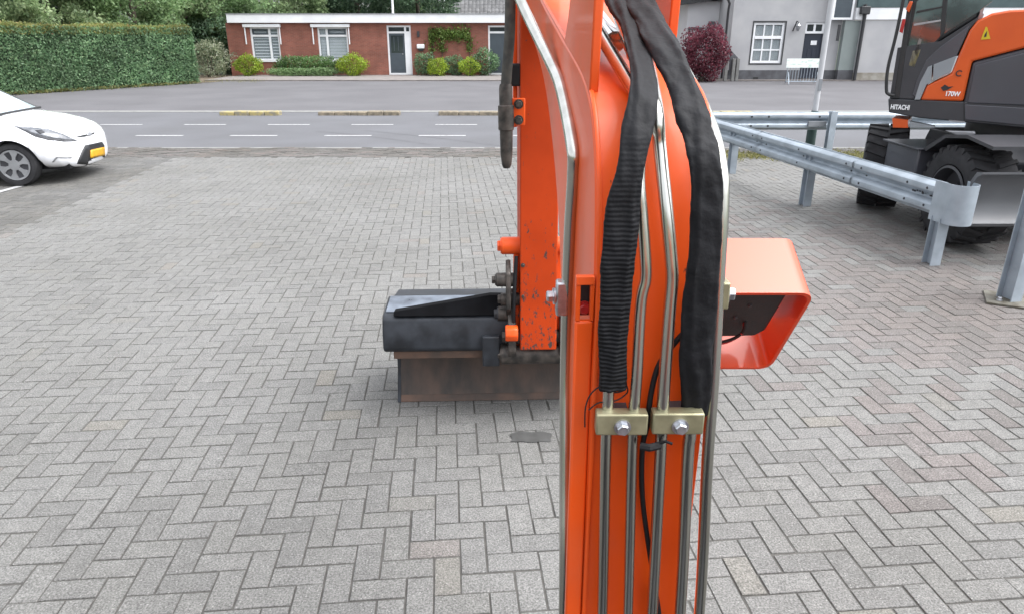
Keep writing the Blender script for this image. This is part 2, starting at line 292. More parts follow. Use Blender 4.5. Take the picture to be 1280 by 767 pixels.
def box(bm, a, b, rz=0, piv=None):
    x0, y0, z0 = a; x1, y1, z1 = b
    v = [bm.verts.new(p) for p in ((x0, y0, z0), (x1, y0, z0), (x1, y1, z0), (x0, y1, z0), (x0, y0, z1), (x1, y0, z1), (x1, y1, z1), (x0, y1, z1))]
    for f in ((0, 3, 2, 1), (4, 5, 6, 7), (0, 1, 5, 4), (1, 2, 6, 5), (2, 3, 7, 6), (3, 0, 4, 7)): bm.faces.new([v[i] for i in f])
    if rz: bmesh.ops.rotate(bm, verts=v, cent=piv or ((x0 + x1) / 2, (y0 + y1) / 2, 0), matrix=Matrix.Rotation(rz, 3, 'Z'))
    return bm
def extr(bm, pts, vec):
    vec = Vector(vec); a = [bm.verts.new(p) for p in pts]; c = [bm.verts.new(Vector(p) + vec) for p in pts]; n = len(a)
    bm.faces.new(a); bm.faces.new(c[::-1])
    for i in range(n): bm.faces.new((a[i], a[(i + 1) % n], c[(i + 1) % n], c[i]))
    return bm
def smoothpath(pts, n):
    """Catmull-Rom resample of a list of tuples"""
    P = np.array(pts, float); out = []
    for i in range(len(P) - 1):
        p0, p1, p2, p3 = P[max(i - 1, 0)], P[i], P[i + 1], P[min(i + 2, len(P) - 1)]
        for k in range(n):
            s = k / n; out.append(.5 * ((2 * p1) + (-p0 + p2) * s + (2 * p0 - 5 * p1 + 4 * p2 - p3) * s * s + (-p0 + 3 * p1 - 3 * p2 + p3) * s ** 3))
    out.append(P[-1]); return out
def tube(bm, pts, r, seg=10, cap=True):
    pts = [Vector(p) for p in pts]; n = len(pts); rr = r if isinstance(r, (list, tuple, np.ndarray)) else [r] * n
    up = None; rings = []
    for i, p in enumerate(pts):
        t = (pts[min(i + 1, n - 1)] - pts[max(i - 1, 0)]).normalized()
        if up is None: up = t.cross(Vector((1, 0, 0)) if abs(t.x) < .8 else Vector((0, 0, 1))).normalized()
        up = (up - t * up.dot(t)).normalized(); s = t.cross(up)
        rings.append([bm.verts.new(p + (up * math.cos(a) + s * math.sin(a)) * rr[i]) for a in [2 * math.pi * k / seg for k in range(seg)]])
    for a, b in zip(rings, rings[1:]):
        for k in range(seg): bm.faces.new((a[k], a[(k + 1) % seg], b[(k + 1) % seg], b[k]))
    if cap: bm.faces.new(rings[0][::-1]); bm.faces.new(rings[-1])
    return bm
def lathe(bm, prof, c, ax, seg=32, cap=False):
    """prof = [(radius, along)] about axis ax through c"""
    ax = Vector(ax).normalized(); u = ax.orthogonal().normalized(); w = ax.cross(u); c = Vector(c); rings = []
    for r, a in prof: rings.append([bm.verts.new(c + ax * a + (u * math.cos(q) + w * math.sin(q)) * r) for q in [2 * math.pi * k / seg for k in range(seg)]])
    for A, Bb in zip(rings, rings[1:]):
        for k in range(seg): bm.faces.new((A[k], A[(k + 1) % seg], Bb[(k + 1) % seg], Bb[k]))
    if cap: bm.faces.new(rings[0][::-1]); bm.faces.new(rings[-1])
    return bm
def cyl(bm, a, b, r, seg=16):
    a = Vector(a); b = Vector(b); return lathe(bm, [(r, 0), (r, (b - a).length)], a, b - a, seg, True)
def hexbolt(bm, c, ax, r, h):
    ax = Vector(ax).normalized(); lathe(bm, [(r * 1.35, 0), (r * 1.35, h * .25)], c, ax, 20, True)
    lathe(bm, [(r, h * .25), (r, h * .85), (r * .85, h)], c, ax, 6, True); return bm
def sheet(name, x0, x1, y0, y1, z, m, kind='structure'):
    me = bpy.data.meshes.new(name); me.from_pydata([(x0, y0, z), (x1, y0, z), (x1, y1, z), (x0, y1, z)], [], [(0, 1, 2, 3)])
    return link(name, me, m, None, kind)
def leaves(name, C, size, m, parent=None, kind=None, aspect=.6, up=0.0):
    C = np.asarray(C, float); N = len(C); off = np.array(OFF.get(parent, Vector())) if parent else np.zeros(3); C = C - off
    a = rng.normal(size=(N, 3)); a[:, 2] = a[:, 2] * (1 - up) + up * 1.5 * np.abs(a[:, 2]); a /= np.linalg.norm(a, axis=1)[:, None]
    b = np.cross(a, rng.normal(size=(N, 3))); b /= np.linalg.norm(b, axis=1)[:, None]
    s = size * rng.uniform(.6, 1.35, (N, 1)); a = a * s; b = b * s * aspect
    n = np.cross(a, b); n /= np.linalg.norm(n, axis=1)[:, None]
    V = np.stack([C - a * .5, C + b * .5 + n * s * .12, C + a * .5, C - b * .5 + n * s * .12], 1).reshape(-1, 3)
    me = bpy.data.meshes.new(name); me.vertices.add(4 * N); me.vertices.foreach_set('co', V.ravel())
    me.loops.add(4 * N); me.loops.foreach_set('vertex_index', np.arange(4 * N, dtype=np.int32))
    me.polygons.add(N); me.polygons.foreach_set('loop_start', np.arange(0, 4 * N, 4, dtype=np.int32)); me.update(calc_edges=True)
    return link(name, me, m, parent, kind)

# ------------------------------------------------------------------ ground, yard paving, road
g = sheet('ground', -900, 900, -200, 1500, -.20, M['grassg'])
PA = R(5.2)                                     # the paving grid is turned a little to the left
pc, ps = math.cos(PA), math.sin(PA)
def grid2w(a, b): return (a * pc - b * ps, a * ps + b * pc)
yard = sheet('yard_paving', -22, 22, -6, 13.55, -.0045, M['sand'])
Lb, Wb, J = .21, .105, .0075
def brick_geo(l, w, c=.0022, h=.05):
    x, y = l / 2, w / 2
    v = [(-x, -y, -h), (x, -y, -h), (x, y, -h), (-x, y, -h), (-x, -y, -c), (x, -y, -c), (x, y, -c), (-x, y, -c),
         (-x + c, -y + c, 0), (x - c, -y + c, 0), (x - c, y - c, 0), (-x + c, y - c, 0)]
    f = [(0, 1, 5, 4), (1, 2, 6, 5), (2, 3, 7, 6), (3, 0, 4, 7), (4, 5, 9, 8), (5, 6, 10, 9), (6, 7, 11, 10), (7, 4, 8, 11), (8, 9, 10, 11)]
    return np.array(v), f
bv, bf = brick_geo(Lb - J, Wb - J)
bme = bpy.data.meshes.new('brick'); bme.from_pydata(bv.tolist(), [], bf); bme.materials.append(M['paver'])
def merged(name, items, m, parent):
    """items = (x, y, z, angle, tiltx, tilty)"""
    V = []; Fs = []
    for k, (x, y, z, a, tx, ty) in enumerate(items):
        c, s = math.cos(a), math.sin(a)
        q = bv.copy(); q[:, 2] += q[:, 0] * tx + q[:, 1] * ty
        V.append(np.stack([x + q[:, 0] * c - q[:, 1] * s, y + q[:, 0] * s + q[:, 1] * c, z + q[:, 2]], 1))
        Fs += [tuple(i + 12 * k for i in f) for f in bf]
    me = bpy.data.meshes.new(name); me.from_pydata(np.concatenate(V).tolist(), [], Fs)
    return link(name, me, m, parent, 'stuff')
EDGE_A = -4.68                                   # left edge of the pale field in grid coordinates
near, rest, dark, pink = [], [], [], []
U = Wb
for i in range(-110, 111):
    for j in range(-10, 135):
        t4 = (i - j) % 4
        if t4 == 0: a, b, ang = (i + 1) * U, (j + .5) * U, 0
        elif t4 == 3: a, b, ang = (i + .5) * U, (j + 1) * U, math.pi / 2
        else: continue
        x, y = grid2w(a, b)
        if y < .55 or y > 12.35: continue
        px, py, z = proj((x, y, 0))
        if z < .3 or px < -170 or px > 1450 or py > 900: continue
        # a rougher patch under the bucket and to the right is relaid: slight shifts
        it = (x + random.gauss(0, .0012), y + random.gauss(0, .0012), random.gauss(0, .0009), PA + ang + random.gauss(0, .005), random.gauss(0, .003), random.gauss(0, .005))
        if a < EDGE_A: dark.append(it); continue
        pk = math.exp(-(((x - 3.35) / 1.15) ** 2 + ((y - 5.0) / 1.25) ** 2) * 1.1) + .45 * math.exp(-(((x - 2.1) / .25) ** 2 + ((y - 3.2) / .5) ** 2)) + .3 * math.exp(-((y - 7.2) / 1.2) ** 2) * (x > 1)
        if x > 1.0 and random.random() < min(1, pk * 1.7) * .96 + .006: pink.append(it); continue
        hid = (700 < px < 880 and py > 480) or (500 < px < 700 and 390 < py < 490)
        if -10 < px < 1290 and 60 < py < 775 and not hid: near.append(((py - HY) ** 3 * 1.0, it))
        else: rest.append(it)
near.sort(key=lambda t: -t[0])
for s, it in near[:300]:
    o = bpy.data.objects.new('brick', bme); COL.objects.link(o); o.parent = yard
    o.location = it[:3]; o.rotation_euler = (it[5], -it[4], it[3])
rest += [it for s, it in near[300:]]
merged('paving_bricks', rest, M['paver'], yard)
merged('pinkish_bricks', pink, M['paver4'], yard)
merged('parking_bricks', dark, M['paver2'], yard)
# soldier course and clinker strip along the road
strip = []
for r_, yy in enumerate(np.arange(12.42, 13.5, Wb)):
    for i in range(-80, 81):
        strip.append((i * Lb + (r_ % 2) * Wb, yy, random.gauss(.0, .003), random.gauss(0, .01), random.gauss(0, .01), random.gauss(0, .015)))
merged('clinker_strip', strip, M['paver3'], yard)
road = sheet('road', -120, 120, 13.5, 20.2, -.004, M['asphalt'])
gut = B(); box(gut, (-60, 20.2, -.1), (60, 20.62, .004)); obj('gutter', gut, M['conc'], road)
gut = B(); box(gut, (-60, 13.42, -.1), (60, 13.54, .003)); obj('kerb', gut, M['conc'], road)
def dash(xc, y):
    bm = B(); v = [bm.verts.new(p) for p in ((xc - .5, y - .055, 0), (xc + .5, y - .055, 0), (xc + .5, y + .055, 0), (xc - .5, y + .055, 0))]; bm.faces.new(v)
    obj('lane_marking', bm, M['line'], road)
for k in range(-6, 6): dash(-7.33 + 2 * k, 17.25); dash(-5.48 + 2 * k, 15.25)
M['skid'] = mat('tyre_mark', (.098, .098, .106), (.085, .085, .092), rough=.85, scale=3)
for pts in ([(395, 164), (440, 168), (490, 174), (540, 181)], [(455, 163), (505, 168), (560, 174), (625, 182)]):
    P = [gnd(*p) for p in smoothpath(pts, 6)]; bm = B(); v = [[bm.verts.new((p.x, p.y + d, -.0015)) for p in P] for d in (-.05, .05)]
    for k in range(len(P) - 1): bm.faces.new((v[0][k], v[0][k + 1], v[1][k + 1], v[1][k]))
    obj('tyre_mark', bm, M['skid'], road)
lay = sheet('layby', -120, 120, 20.5, 34.8, -.006, M['asphalt2'])
walk = B(); box(walk, (-14.5, 34.8, -.1), (60, 41, .05)); obj('pavement', walk, M['walk'], None, kind='structure')
verge = sheet('verge', -120, -14.4, 33.2, 41, .0, M['soil'])
v2 = sheet('hedge_bed', -60, -14.0, 0, 1, .002, M['soil'])
hb = [gnd(0, 121), gnd(258, 103), gnd(262, 98), gnd(-10, 100)]
me = v2.data; me.clear_geometry(); me.from_pydata([(-32, 18.0, .002), (hb[1].x + .3, hb[1].y - .1, .002), (hb[1].x + .8, hb[1].y + 3, .002), (-32, 34, .002)], [], [(0, 1, 2, 3)])
# white line beside the parked car
a, b = gnd(-60, 257), gnd(26, 233); d = (b - a).normalized(); n_ = Vector((-d.y, d.x, 0)) * .05
bm = B(); bm.faces.new([bm.verts.new(p + Vector((0, 0, .0065))) for p in (a - n_, b - n_, b + n_, a + n_)]); obj('parking_line', bm, M['line'], yard)
# oil stain on the paving in front of the bucket: two darker bricks
M['oil'] = mat('oil_stained_paver', (.075, .075, .073), (.055, .055, .053), rough=.6, scale=20)
c = gnd(664, 546)
bm = B(); q = [bm.verts.new((c.x + .105 * max(-1, min(1, 1.25 * math.cos(t))) * (1 + .06 * math.sin(5 * t)), c.y + .05 * max(-1, min(1, 1.25 * math.sin(t))) * (1 + .10 * math.sin(7 * t)), .0042)) for t in np.linspace(0, 2 * math.pi, 41)[:-1]]; bm.faces.new(q)
obj('oil_stain', bm, M['oil'], yard)

# low kerb islands between road and lay-by
def island(x0, x1, m, label, n):
    t = thing('kerb_island', label, 'kerb', ((x0 + x1) / 2, 19.45, 0), 'low kerb islands along the far side of the road')
    w = (x1 - x0) / n
    for k in range(n):
        bm = B(); box(bm, (x0 + k * w + .006, 19.32 + random.uniform(-.012, .012), -.05), (x0 + (k + 1) * w - .006, 19.6, .095 + random.uniform(-.012, .012)))
        obj('kerb_stone', bm, m, t, bevel=.025)
    return t
xs = lambda px: at(px, 143, 19.4).x
island(xs(275), xs(350), M['yline'], 'low kerb island with worn yellow paint, leftmost of the row across the road', 4)
island(xs(398), xs(500), M['kerbb'], 'low brown kerb island across the road, between the yellow one and the excavator arm', 5)
island(xs(548), xs(700), M['kerbb'], 'low brown kerb island across the road, just left of the excavator arm', 6)
island(xs(862), xs(940), M['yline'], 'worn yellow kerb island right of the boom, before the white house', 4)

# ------------------------------------------------------------------ the orange mini excavator we look out of
X0, SL = .274, .035
def L2W(x, y, z): return Vector((X0 + x - SL * y, y + SL * x, z))
ME = thing('mini_excavator', 'orange mini excavator boom, arm and black ditching bucket close in front', 'excavator', (X0, 1.0, 0))
def slab(bm, poly, x0, x1):
    return extr(bm, [L2W(x0, y, z) for y, z in poly], L2W(x1, 0, 0) - L2W(x0, 0, 0))
def spl(pts, n=5): return [tuple(p) for p in smoothpath(pts, n)]
top = spl([(1.05, .42), (1.085, .9), (1.083, 1.34), (1.105, 1.62), (1.16, 1.79), (1.30, 1.885), (1.7, 1.955), (2.4, 2.07), (3.1, 2.22), (3.72, 2.40)])
bot = spl([(3.80, 2.16), (3.05, 2.0), (2.4, 1.875), (2.06, 1.77), (1.76, 1.59), (1.58, 1.34), (1.46, .9), (1.36, .42)])
bm = B(); slab(bm, top + bot, -.1, .1); boom = obj('boom', bm, M['orange'], ME, smooth=35, bevel=.009, seg=3)
# raised side flange strips along the top plate (weld beads)
for s in (-1, 1):
    bm = B(); tube(bm, [L2W(s * .094, y - .001, z) for y, z in top[1:-1]], .0045, 6); obj('weld_bead', bm, M['orange'], boom, smooth=60)
# arm cylinder ears
bm = B(); slab(bm, [(1.262, 1.855), (1.235, 2.06), (1.26, 2.22), (1.40, 2.25), (1.62, 2.0), (1.70, 1.94)], -.098, -.082); obj('cylinder_ear', bm, M['orange'], boom, bevel=.003)
bm = B(); slab(bm, [(1.46, 1.89), (1.44, 2.08), (1.46, 2.22), (1.60, 2.24), (1.80, 2.04), (1.86, 1.96)], .078, .096); obj('cylinder_ear', bm, M['orange'], boom, bevel=.003)
bm = B(); tube(bm, [L2W(-.03, 1.42, 1.95), L2W(-.045, 2.0, 2.08), L2W(-.06, 2.7, 2.25)], .02, 20); obj('arm_cylinder', bm, M['chrome'], ME, smooth=40)
bm = B(); tube(bm, [L2W(-.01, 1.34, 1.93), L2W(-.02, 1.6, 2.06), L2W(-.04, 2.4, 2.3)], .0125, 14); obj('hydraulic_tube', bm, M['chrome'], ME, smooth=40)
bm = B(); tube(bm, [L2W(-.02, 1.20, 1.86), L2W(-.06, 1.42, 1.965), L2W(-.07, 2.2, 2.16)], .012, 14); obj('hydraulic_tube', bm, M['steel'], ME, smooth=40)
# boom foot and swing post
bm = B(); slab(bm, [(.75, .28), (1.0, .25), (1.40, .30), (1.40, .46), (1.02, .50)], -.15, .15); obj('swing_bracket', bm, M['dpanel'], ME, bevel=.02)
bm = B(); cyl(bm, L2W(-.19, 1.2, .40), L2W(.19, 1.2, .40), .045); obj('boom_pin', bm, M['bolt'], ME, smooth=40)
bm = B(); slab(bm, [(-.3, .30), (.86, .26), (.86, .12), (-.3, .12)], -.30, .30); obj('frame', bm, M['dpanel'], ME, bevel=.03)
bm = B(); slab(bm, [(-.4, .0), (.5, .0), (.62, .10), (.5, .24), (-.4, .24)], -.85, -.5); obj('track', bm, M['rubber'], ME, bevel=.04)
bm = B(); slab(bm, [(-.4, .0), (.5, .0), (.62, .10), (.5, .24), (-.4, .24)], .5, .85); obj('track', bm, M['rubber'], ME, bevel=.04)
for nm, m_, a_, b_ in (('engine_house', M['orange2'], (-.62, -1.95, .55), (1.05, -1.0, 1.40)), ('cab_floor', M['dpanel'], (-.62, -1.0, .50), (1.05, -.12, .68)), ('seat', M['blackp'], (-.25, -.98, .95), (.35, -.5, 1.10))):
    bm = B(); box(bm, a_, b_); obj(nm, bm, m_, ME, bevel=.03)
# cover plate along the left edge, facing the operator, with an oblong hole near its top
xa_, xb_, ya_, yb_ = -.131, -.1005, 1.098, 1.112
zh = lambda py: at(729, py, 1.105).z
bm = B()
slab(bm, [(1.075, .45), (1.098, .45), (1.104, 1.0), (1.104, zh(396)), (1.090, zh(396)), (1.085, 1.0)], xa_, xb_)
plate = obj('edge_plate', bm, M['orange'], ME, bevel=.004)
for x0_, x1_, p0, p1 in ((xa_, xb_, 352, 342), (xa_, xa_ + .008, 396, 352.05), (xb_ - .006, xb_, 396, 352.05)):
    bm = B(); slab(bm, [(1.090, zh(p0)), (1.1042, zh(p0)), (1.1046, zh(p1)), (1.092, zh(p1))], x0_, x1_); obj('plate_rim', bm, M['orange'], plate, bevel=.0012)
bm = B(); slab(bm, [(1.118, zh(396)), (1.122, zh(396)), (1.122, zh(352)), (1.118, zh(352))], xa_ + .004, xb_ - .002); hole = obj('hole', bm, M['blackp'], plate)
bm = B(); hexbolt(bm, L2W(xb_ - .012, 1.116, zh(386)), (0, -1, 0), .009, .010); obj('bolt', bm, M['redrefl'], hole)
# hydraulic tubes: measured points along the boom (pixel, pixel, distance)
fY = lambda py: float(np.interp(py, [-90, -40, 0, 60, 115, 230, 330, 520, 600, 767, 1000], [1.75, 1.55, 1.42, 1.25, 1.17, 1.10, 1.085, 1.075, 1.08, 1.08, 1.06]))
def ptube(name, pts, r, m, off=.022, seg=14, n=6, parent=ME, raw=False):
    P = [at(p[0], p[1], p[2] if len(p) > 2 else fY(p[1]) - off) for p in pts]
    bm = B(); tube(bm, smoothpath([tuple(q) for q in P], n), r, seg); return obj(name, bm, m, parent, smooth=40)
ptube('hydraulic_tube', [(746, 1000), (753, 767), (757, 560), (760, 500), (761, 478)], .0102, M['steel'])
ptube('hydraulic_tube', [(776, 1000), (785, 767), (790, 560), (796, 470), (801, 380), (807, 350), (807, 325), (803, 270), (799, 225), (800, 170), (795, 110, 1.3), (783, 60, 1.6)], .0095, M['steel'], off=.026)
ptube('hydraulic_tube', [(800, 1000), (815, 767), (824, 600), (829, 500), (836, 400), (840, 352), (839, 325), (833, 260), (825, 185), (820, 130), (808, 70, 1.45), (790, 30, 1.8)], .0105, M['steel'], off=.026)
ptube('hydraulic_tube', [(830, 1000), (850, 767), (859, 580), (862, 545), (863, 524)], .0108, M['steel'])
ptube('hydraulic_tube', [(852, 1000, 1.07), (874, 767, 1.07), (884, 580, 1.07), (891, 480, 1.07), (898, 350, 1.07), (903, 255, 1.08), (901, 210, 1.10), (890, 160, 1.18), (868, 110, 1.4), (835, 50, 1.8)], .0105, M['steel'])
ptube('hydraulic_tube', [(700, 1000, 1.25), (706, 767, 1.25), (707, 600, 1.33), (708, 450, 1.40), (713, 300, 1.38), (718, 215, 1.36), (716, 180, 1.38), (702, 112, 1.62), (690, 82, 1.78), (668, 38, 2.0), (650, 0, 2.15), (628, -50, 2.5)], .0142, M['steel'], seg=18)
# sleeves: flattened woven hose covers
def sleeve(pts, name, seed, ridge):
    """pts = (y, left, right, distance)"""
    P = smoothpath(pts, 14); bm = B(); rings = []; n = len(P); rs = np.random.default_rng(seed); seg = 36
    ph = rs.uniform(0, 6.28, 6)
    for i, (py, l, r, Y) in enumerate(P):
        Lp = at(l, py, Y); Rp = at(r, py, Y); c = (Lp + Rp) / 2; hw = (Rp - Lp).length / 2
        q0 = P[max(i - 1, 0)]; q1 = P[min(i + 1, n - 1)]
        t = (at((q1[1] + q1[2]) / 2, q1[0], q1[3]) - at((q0[1] + q0[2]) / 2, q0[0], q0[3])).normalized()
        s = (Vector((1, 0, 0)) - t * t.x).normalized(); u = t.cross(s).normalized()
        if u.y > 0: u = -u
        ring = []
        fl = .34 + .07 * math.sin(i * .09 + ph[4]); ra = math.pi * (.5 + .17 * math.sin(i * .045 + ph[5]))   # a lengthwise fold wanders across the front
        jl, jr = 1 + rs.normal(0, .010) + .035 * math.sin(i * .33 + ph[1]), 1 + rs.normal(0, .010) + .03 * math.sin(i * .27 + ph[0])
        for k in range(seg):
            a = 2 * math.pi * k / seg; ca, sa = math.cos(a), math.sin(a)
            wx_ = math.copysign(abs(ca) ** .8, ca) * (jr if ca > 0 else jl); wy_ = math.copysign(abs(sa) ** .75, sa) * fl
            wy_ += .13 * math.exp(-((a - ra) * 5.5) ** 2) - .05 * math.exp(-((a - ra - .45) * 5) ** 2)
            wob = .02 * math.sin(3 * a + ph[0] + i * .21) + .018 * math.sin(5 * a + ph[3] - i * .37)
            if ridge: wob += .004 * (1 if i % 2 else -1) * min(1, max(0, (py - 250) / 90))
            nn = noise.noise(Vector((ca * 1.1 + seed, sa * 1.1, i * .10))) * .16 + noise.noise(Vector((ca * 2.2 - seed, sa * 2.2, i * .30 + ca * .9))) * .11 + abs(noise.noise(Vector((ca * 1.6, sa * 1.6 + seed, i * .22 - sa * 1.4)))) * .12 - .03
            wob += nn * (.45 if ridge else .48)
            ring.append(bm.verts.new(c + s * (hw * wx_ * (1 + wob * .55)) + u * (hw * (wy_ * (1 + wob) + wob * .75 * (1 if sa > 0 else -1)))))
        rings.append(ring)
    for a, b in zip(rings, rings[1:]):
        for k in range(seg): bm.faces.new((a[k], a[(k + 1) % seg], b[(k + 1) % seg], b[k]))
    bm.faces.new(rings[0]); bm.faces.new(rings[-1][::-1])
    return obj(name, bm, M['ribbed'] if ridge else M['fabric'], ME, smooth=70)
sleeve([(486, 749, 783, 1.055), (440, 748, 784, 1.05), (380, 749, 788, 1.045), (320, 752, 795, 1.04), (263, 757, 800, 1.045), (205, 772, 806, 1.05), (155, 778, 818, 1.08), (109, 788, 822, 1.13), (60, 783, 812, 1.25), (29, 773, 805, 1.34), (0, 756, 794, 1.45), (-60, 735, 765, 1.75)], 'hose_sleeve', 3, True)
sleeve([(519, 851, 884, 1.065), (470, 850, 890, 1.05), (413, 850, 893, 1.045), (340, 858, 899, 1.04), (263, 864, 903, 1.04), (205, 861, 901, 1.045), (170, 853, 893, 1.07), (138, 842, 884, 1.10), (97, 830, 867, 1.16), (60, 809, 850, 1.23), (30, 795, 834, 1.32), (0, 780, 818, 1.42), (-60, 758, 790, 1.72)], 'hose_sleeve', 9, False)
# tube clamps
for (x0, x1, y0, y1, bx) in ((746, 809, 518, 544, 778), (817, 879, 517, 543, 850)):
    Y = 1.032
    bm = B(); A = at(x0, y0, Y); C = at(x1, y1, Y); box(bm, (A.x, Y, C.z), (C.x, Y + .026, A.z)); cl = obj('tube_clamp', bm, M['brass'], ME, bevel=.003)
    bm = B(); p = at(bx, (y0 + y1) / 2 + 2, Y); hexbolt(bm, p, (0, -1, 0), .0105, .014); obj('bolt', bm, M['bolt'], cl, smooth=25)
    bm = B(); box(bm, (p.x - .012, Y + .026, C.z + .004), (p.x + .012, Y + .07, A.z - .004)); obj('stud', bm, M['dpanel'], cl)
# cable with tie
ptube('cable', [(826, 800), (824, 767), (812, 690), (803, 620), (803, 560), (809, 530), (814, 490), (824, 455), (846, 425), (866, 405)], .0048, M['rubber'], off=.012, seg=10)
bm = B(); tube(bm, [at(801, 557, 1.035), at(812, 559, 1.028), at(824, 556, 1.035)], .007, 8); tube(bm, [at(822, 554, 1.035), at(832, 551, 1.03), at(840, 554, 1.03)], .0028, 6); obj('cable_tie', bm, M['rubber'], ME, smooth=40)
for pts in ([(757, 478), (740, 490), (732, 508), (731, 533)], [(752, 484), (765, 490), (780, 487), (783, 478)], [(783, 480), (784, 490), (770, 500), (748, 503), (736, 512)]):
    ptube('loose_thread', pts, .0013, M['rubber'], off=.02, seg=6)
# left and right tube brackets
Y = 1.40
bm = B(); A = at(695, 350, Y); C = at(709, 391, Y); box(bm, (A.x, Y - .02, C.z), (C.x, Y + .012, A.z)); br = obj('tube_clamp', bm, M['bolt'], ME, bevel=.004)
bm = B(); hexbolt(bm, at(694, 370, Y - .004), (-1, -.1, 0), .013, .018); obj('bolt', bm, M['bolt'], br, smooth=25)
Y = 1.075
bm = B(); A = at(901, 351, Y); C = at(908, 384, Y); box(bm, (A.x, Y - .012, C.z), (C.x, Y + .03, A.z)); br = obj('tube_clamp', bm, M['brass'], ME, bevel=.003)
bm = B(); hexbolt(bm, at(909, 367, Y + .005), (1, -.15, 0), .011, .012); obj('bolt', bm, M['bolt'], br, smooth=25)
# work light in its orange guard on the right cheek
zc = 1.40
pTR = at(1020, 366, 1.40 * .941); ax = Vector((0, .862, .507)); up_ = Vector((0, -.507, .862)); HT, DP = .272, .15
xr = pTR.x; xl = .315
O = pTR - up_ * HT                                 # bottom right corner of the opening
def gp(x, h, d): return Vector((x, O.y, O.z)) + up_ * h + ax * d
def loop(inset, rad):
    cs = [(xl, inset), (xr - inset - .014, inset), (xr - inset, HT - inset), (xl, HT - inset)]; out = [cs[0]]
    for (cx_, ch), (d1, d2) in (((cs[1]), ((-1, 0), (.05, 1))), ((cs[2]), ((-.05, -1), (-1, 0)))):
        p0 = Vector((cx_ + d1[0] * rad, ch + d1[1] * rad)); p2 = Vector((cx_ + d2[0] * rad, ch + d2[1] * rad)); p1 = Vector((cx_, ch))
        for s in np.linspace(0, 1, 7): q = p0 * (1 - s) ** 2 + p1 * 2 * s * (1 - s) + p2 * s * s; out.append((q.x, q.y))
    out.append(cs[3]); return out
bm = B(); lo_, li_ = loop(0, .034), loop(.007, .028)
rg = [[bm.verts.new(gp(x, h, d)) for x, h in lp] for lp, d in ((lo_, 0), (lo_, DP), (li_, DP), (li_, 0))]
for A_, B_ in ((0, 1), (1, 2), (2, 3), (3, 0)):
    for k in range(len(lo_) - 1): bm.faces.new((rg[A_][k], rg[A_][k + 1], rg[B_][k + 1], rg[B_][k]))
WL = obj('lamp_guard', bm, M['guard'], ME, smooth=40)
bm = B(); poly = [(xl, .088), (xr - .070, .096), (xr - .052, .118), (xr - .040, HT - .010), (xl, HT - .010)]
extr(bm, [gp(x, h, .022) for x, h in poly], ax * .08); lp_ = obj('work_lamp', bm, M['blackp'], WL, bevel=.006)
bm = B(); hexbolt(bm, gp(xl + .115, .20, .022), -ax, .010, .008); obj('lamp_screw', bm, M['dpanel'], lp_, smooth=30)
for x_, h_ in ((.18, .205), (.16, .165)):
    bm = B(); hexbolt(bm, gp(xl + x_, h_, .022), -ax, .004, .004); obj('lamp_screw', bm, M['dpanel'], lp_, smooth=30)
for k, mm_ in ((0, M['rubber']), (1, M['redrefl'])):
    bm = B(); tube(bm, smoothpath([tuple(gp(xl + .185, .150 - k * .004, .022)), tuple(gp(xl + .18, .125, .008)), tuple(gp(xl + .14, .100 - k * .006, .004)), tuple(gp(xl + .06, .085 - k * .004, .01)), tuple(gp(xl - .02, .085, .02))], 5), .0035, 8); obj('lamp_wire', bm, mm_, lp_, smooth=40)
bm = B(); extr(bm, [gp(x, h, .06) for x, h in ((xl, .03), (xl + .09, .03), (xl + .11, .08), (xl, .08))], ax * .03); obj('lamp_bracket', bm, M['greasy'], WL, bevel=.004)
# arm (dipper)
AO = -.021
armp = spl([(3.33, .445), (3.37, .8), (3.43, 1.5), (3.45, 2.1), (3.52, 2.62)], 3) + [(3.70, 2.72), (3.86, 2.6), (3.84, 2.1), (3.76, 1.2), (3.66, .5), (3.60, .445)]
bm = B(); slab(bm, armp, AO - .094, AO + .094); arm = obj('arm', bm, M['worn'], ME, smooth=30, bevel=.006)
for s, x0 in ((-1, AO - .124), (1, AO + .096)):
    bm = B(); slab(bm, [(3.50, 1.0), (3.46, .98), (3.42, .60), (3.40, .42), (3.46, .38), (3.52, .46), (3.53, .8)], x0, x0 + .028); obj('bucket_link', bm, M['orange'], arm, bevel=.006)
def pin(x0, x1, y, z, r, m, parent=None):
    bm = B(); cyl(bm, L2W(x0, y, z), L2W(x1, y, z), r, 20); return obj('pin', bm, m, parent or arm, smooth=40, bevel=.004)
pin(AO - .185, AO + .185, 3.47, .965, .045, M['orange'])
pin(AO - .215, AO - .11, 3.42, .80, .036, M['greasy'])
pin(AO - .185, AO + .15, 3.43, .69, .034, M['greasy'])
pin(AO - .205, AO + .16, 3.46, .60, .040, M['greasy'])
pin(AO - .165, AO + .17, 3.42, .485, .042, M['greasy'])
pin(AO - .19, AO + .18, 3.41, .39, .055, M['greasy'])
for y_, z_, x_, r_, m_ in ((3.47, .965, -.185, .030, 'orange'), (3.42, .80, -.215, .022, 'greasy'), (3.43, .69, -.185, .024, 'greasy'), (3.46, .60, -.205, .026, 'dpanel'), (3.42, .485, -.165, .030, 'greasy'), (3.41, .39, -.19, .036, 'greasy')):
    bm = B(); hexbolt(bm, L2W(AO + x_, y_, z_), L2W(-1, 0, 0) - L2W(0, 0, 0), r_, .022); obj('bolt', bm, M[m_], arm, smooth=25)
    bm = B(); hexbolt(bm, L2W(AO - x_ - .01, y_, z_), L2W(1, 0, 0) - L2W(0, 0, 0), r_, .022); obj('bolt', bm, M[m_], arm, smooth=25)
for z_ in (.55, .75, .91):
    bm = B(); hexbolt(bm, L2W(AO - .08, 3.375 - (.9 - z_) * .05, z_ - .02), (0, -1, 0), .008, .012); obj('grease_nipple', bm, M['greasy'], arm, smooth=30)
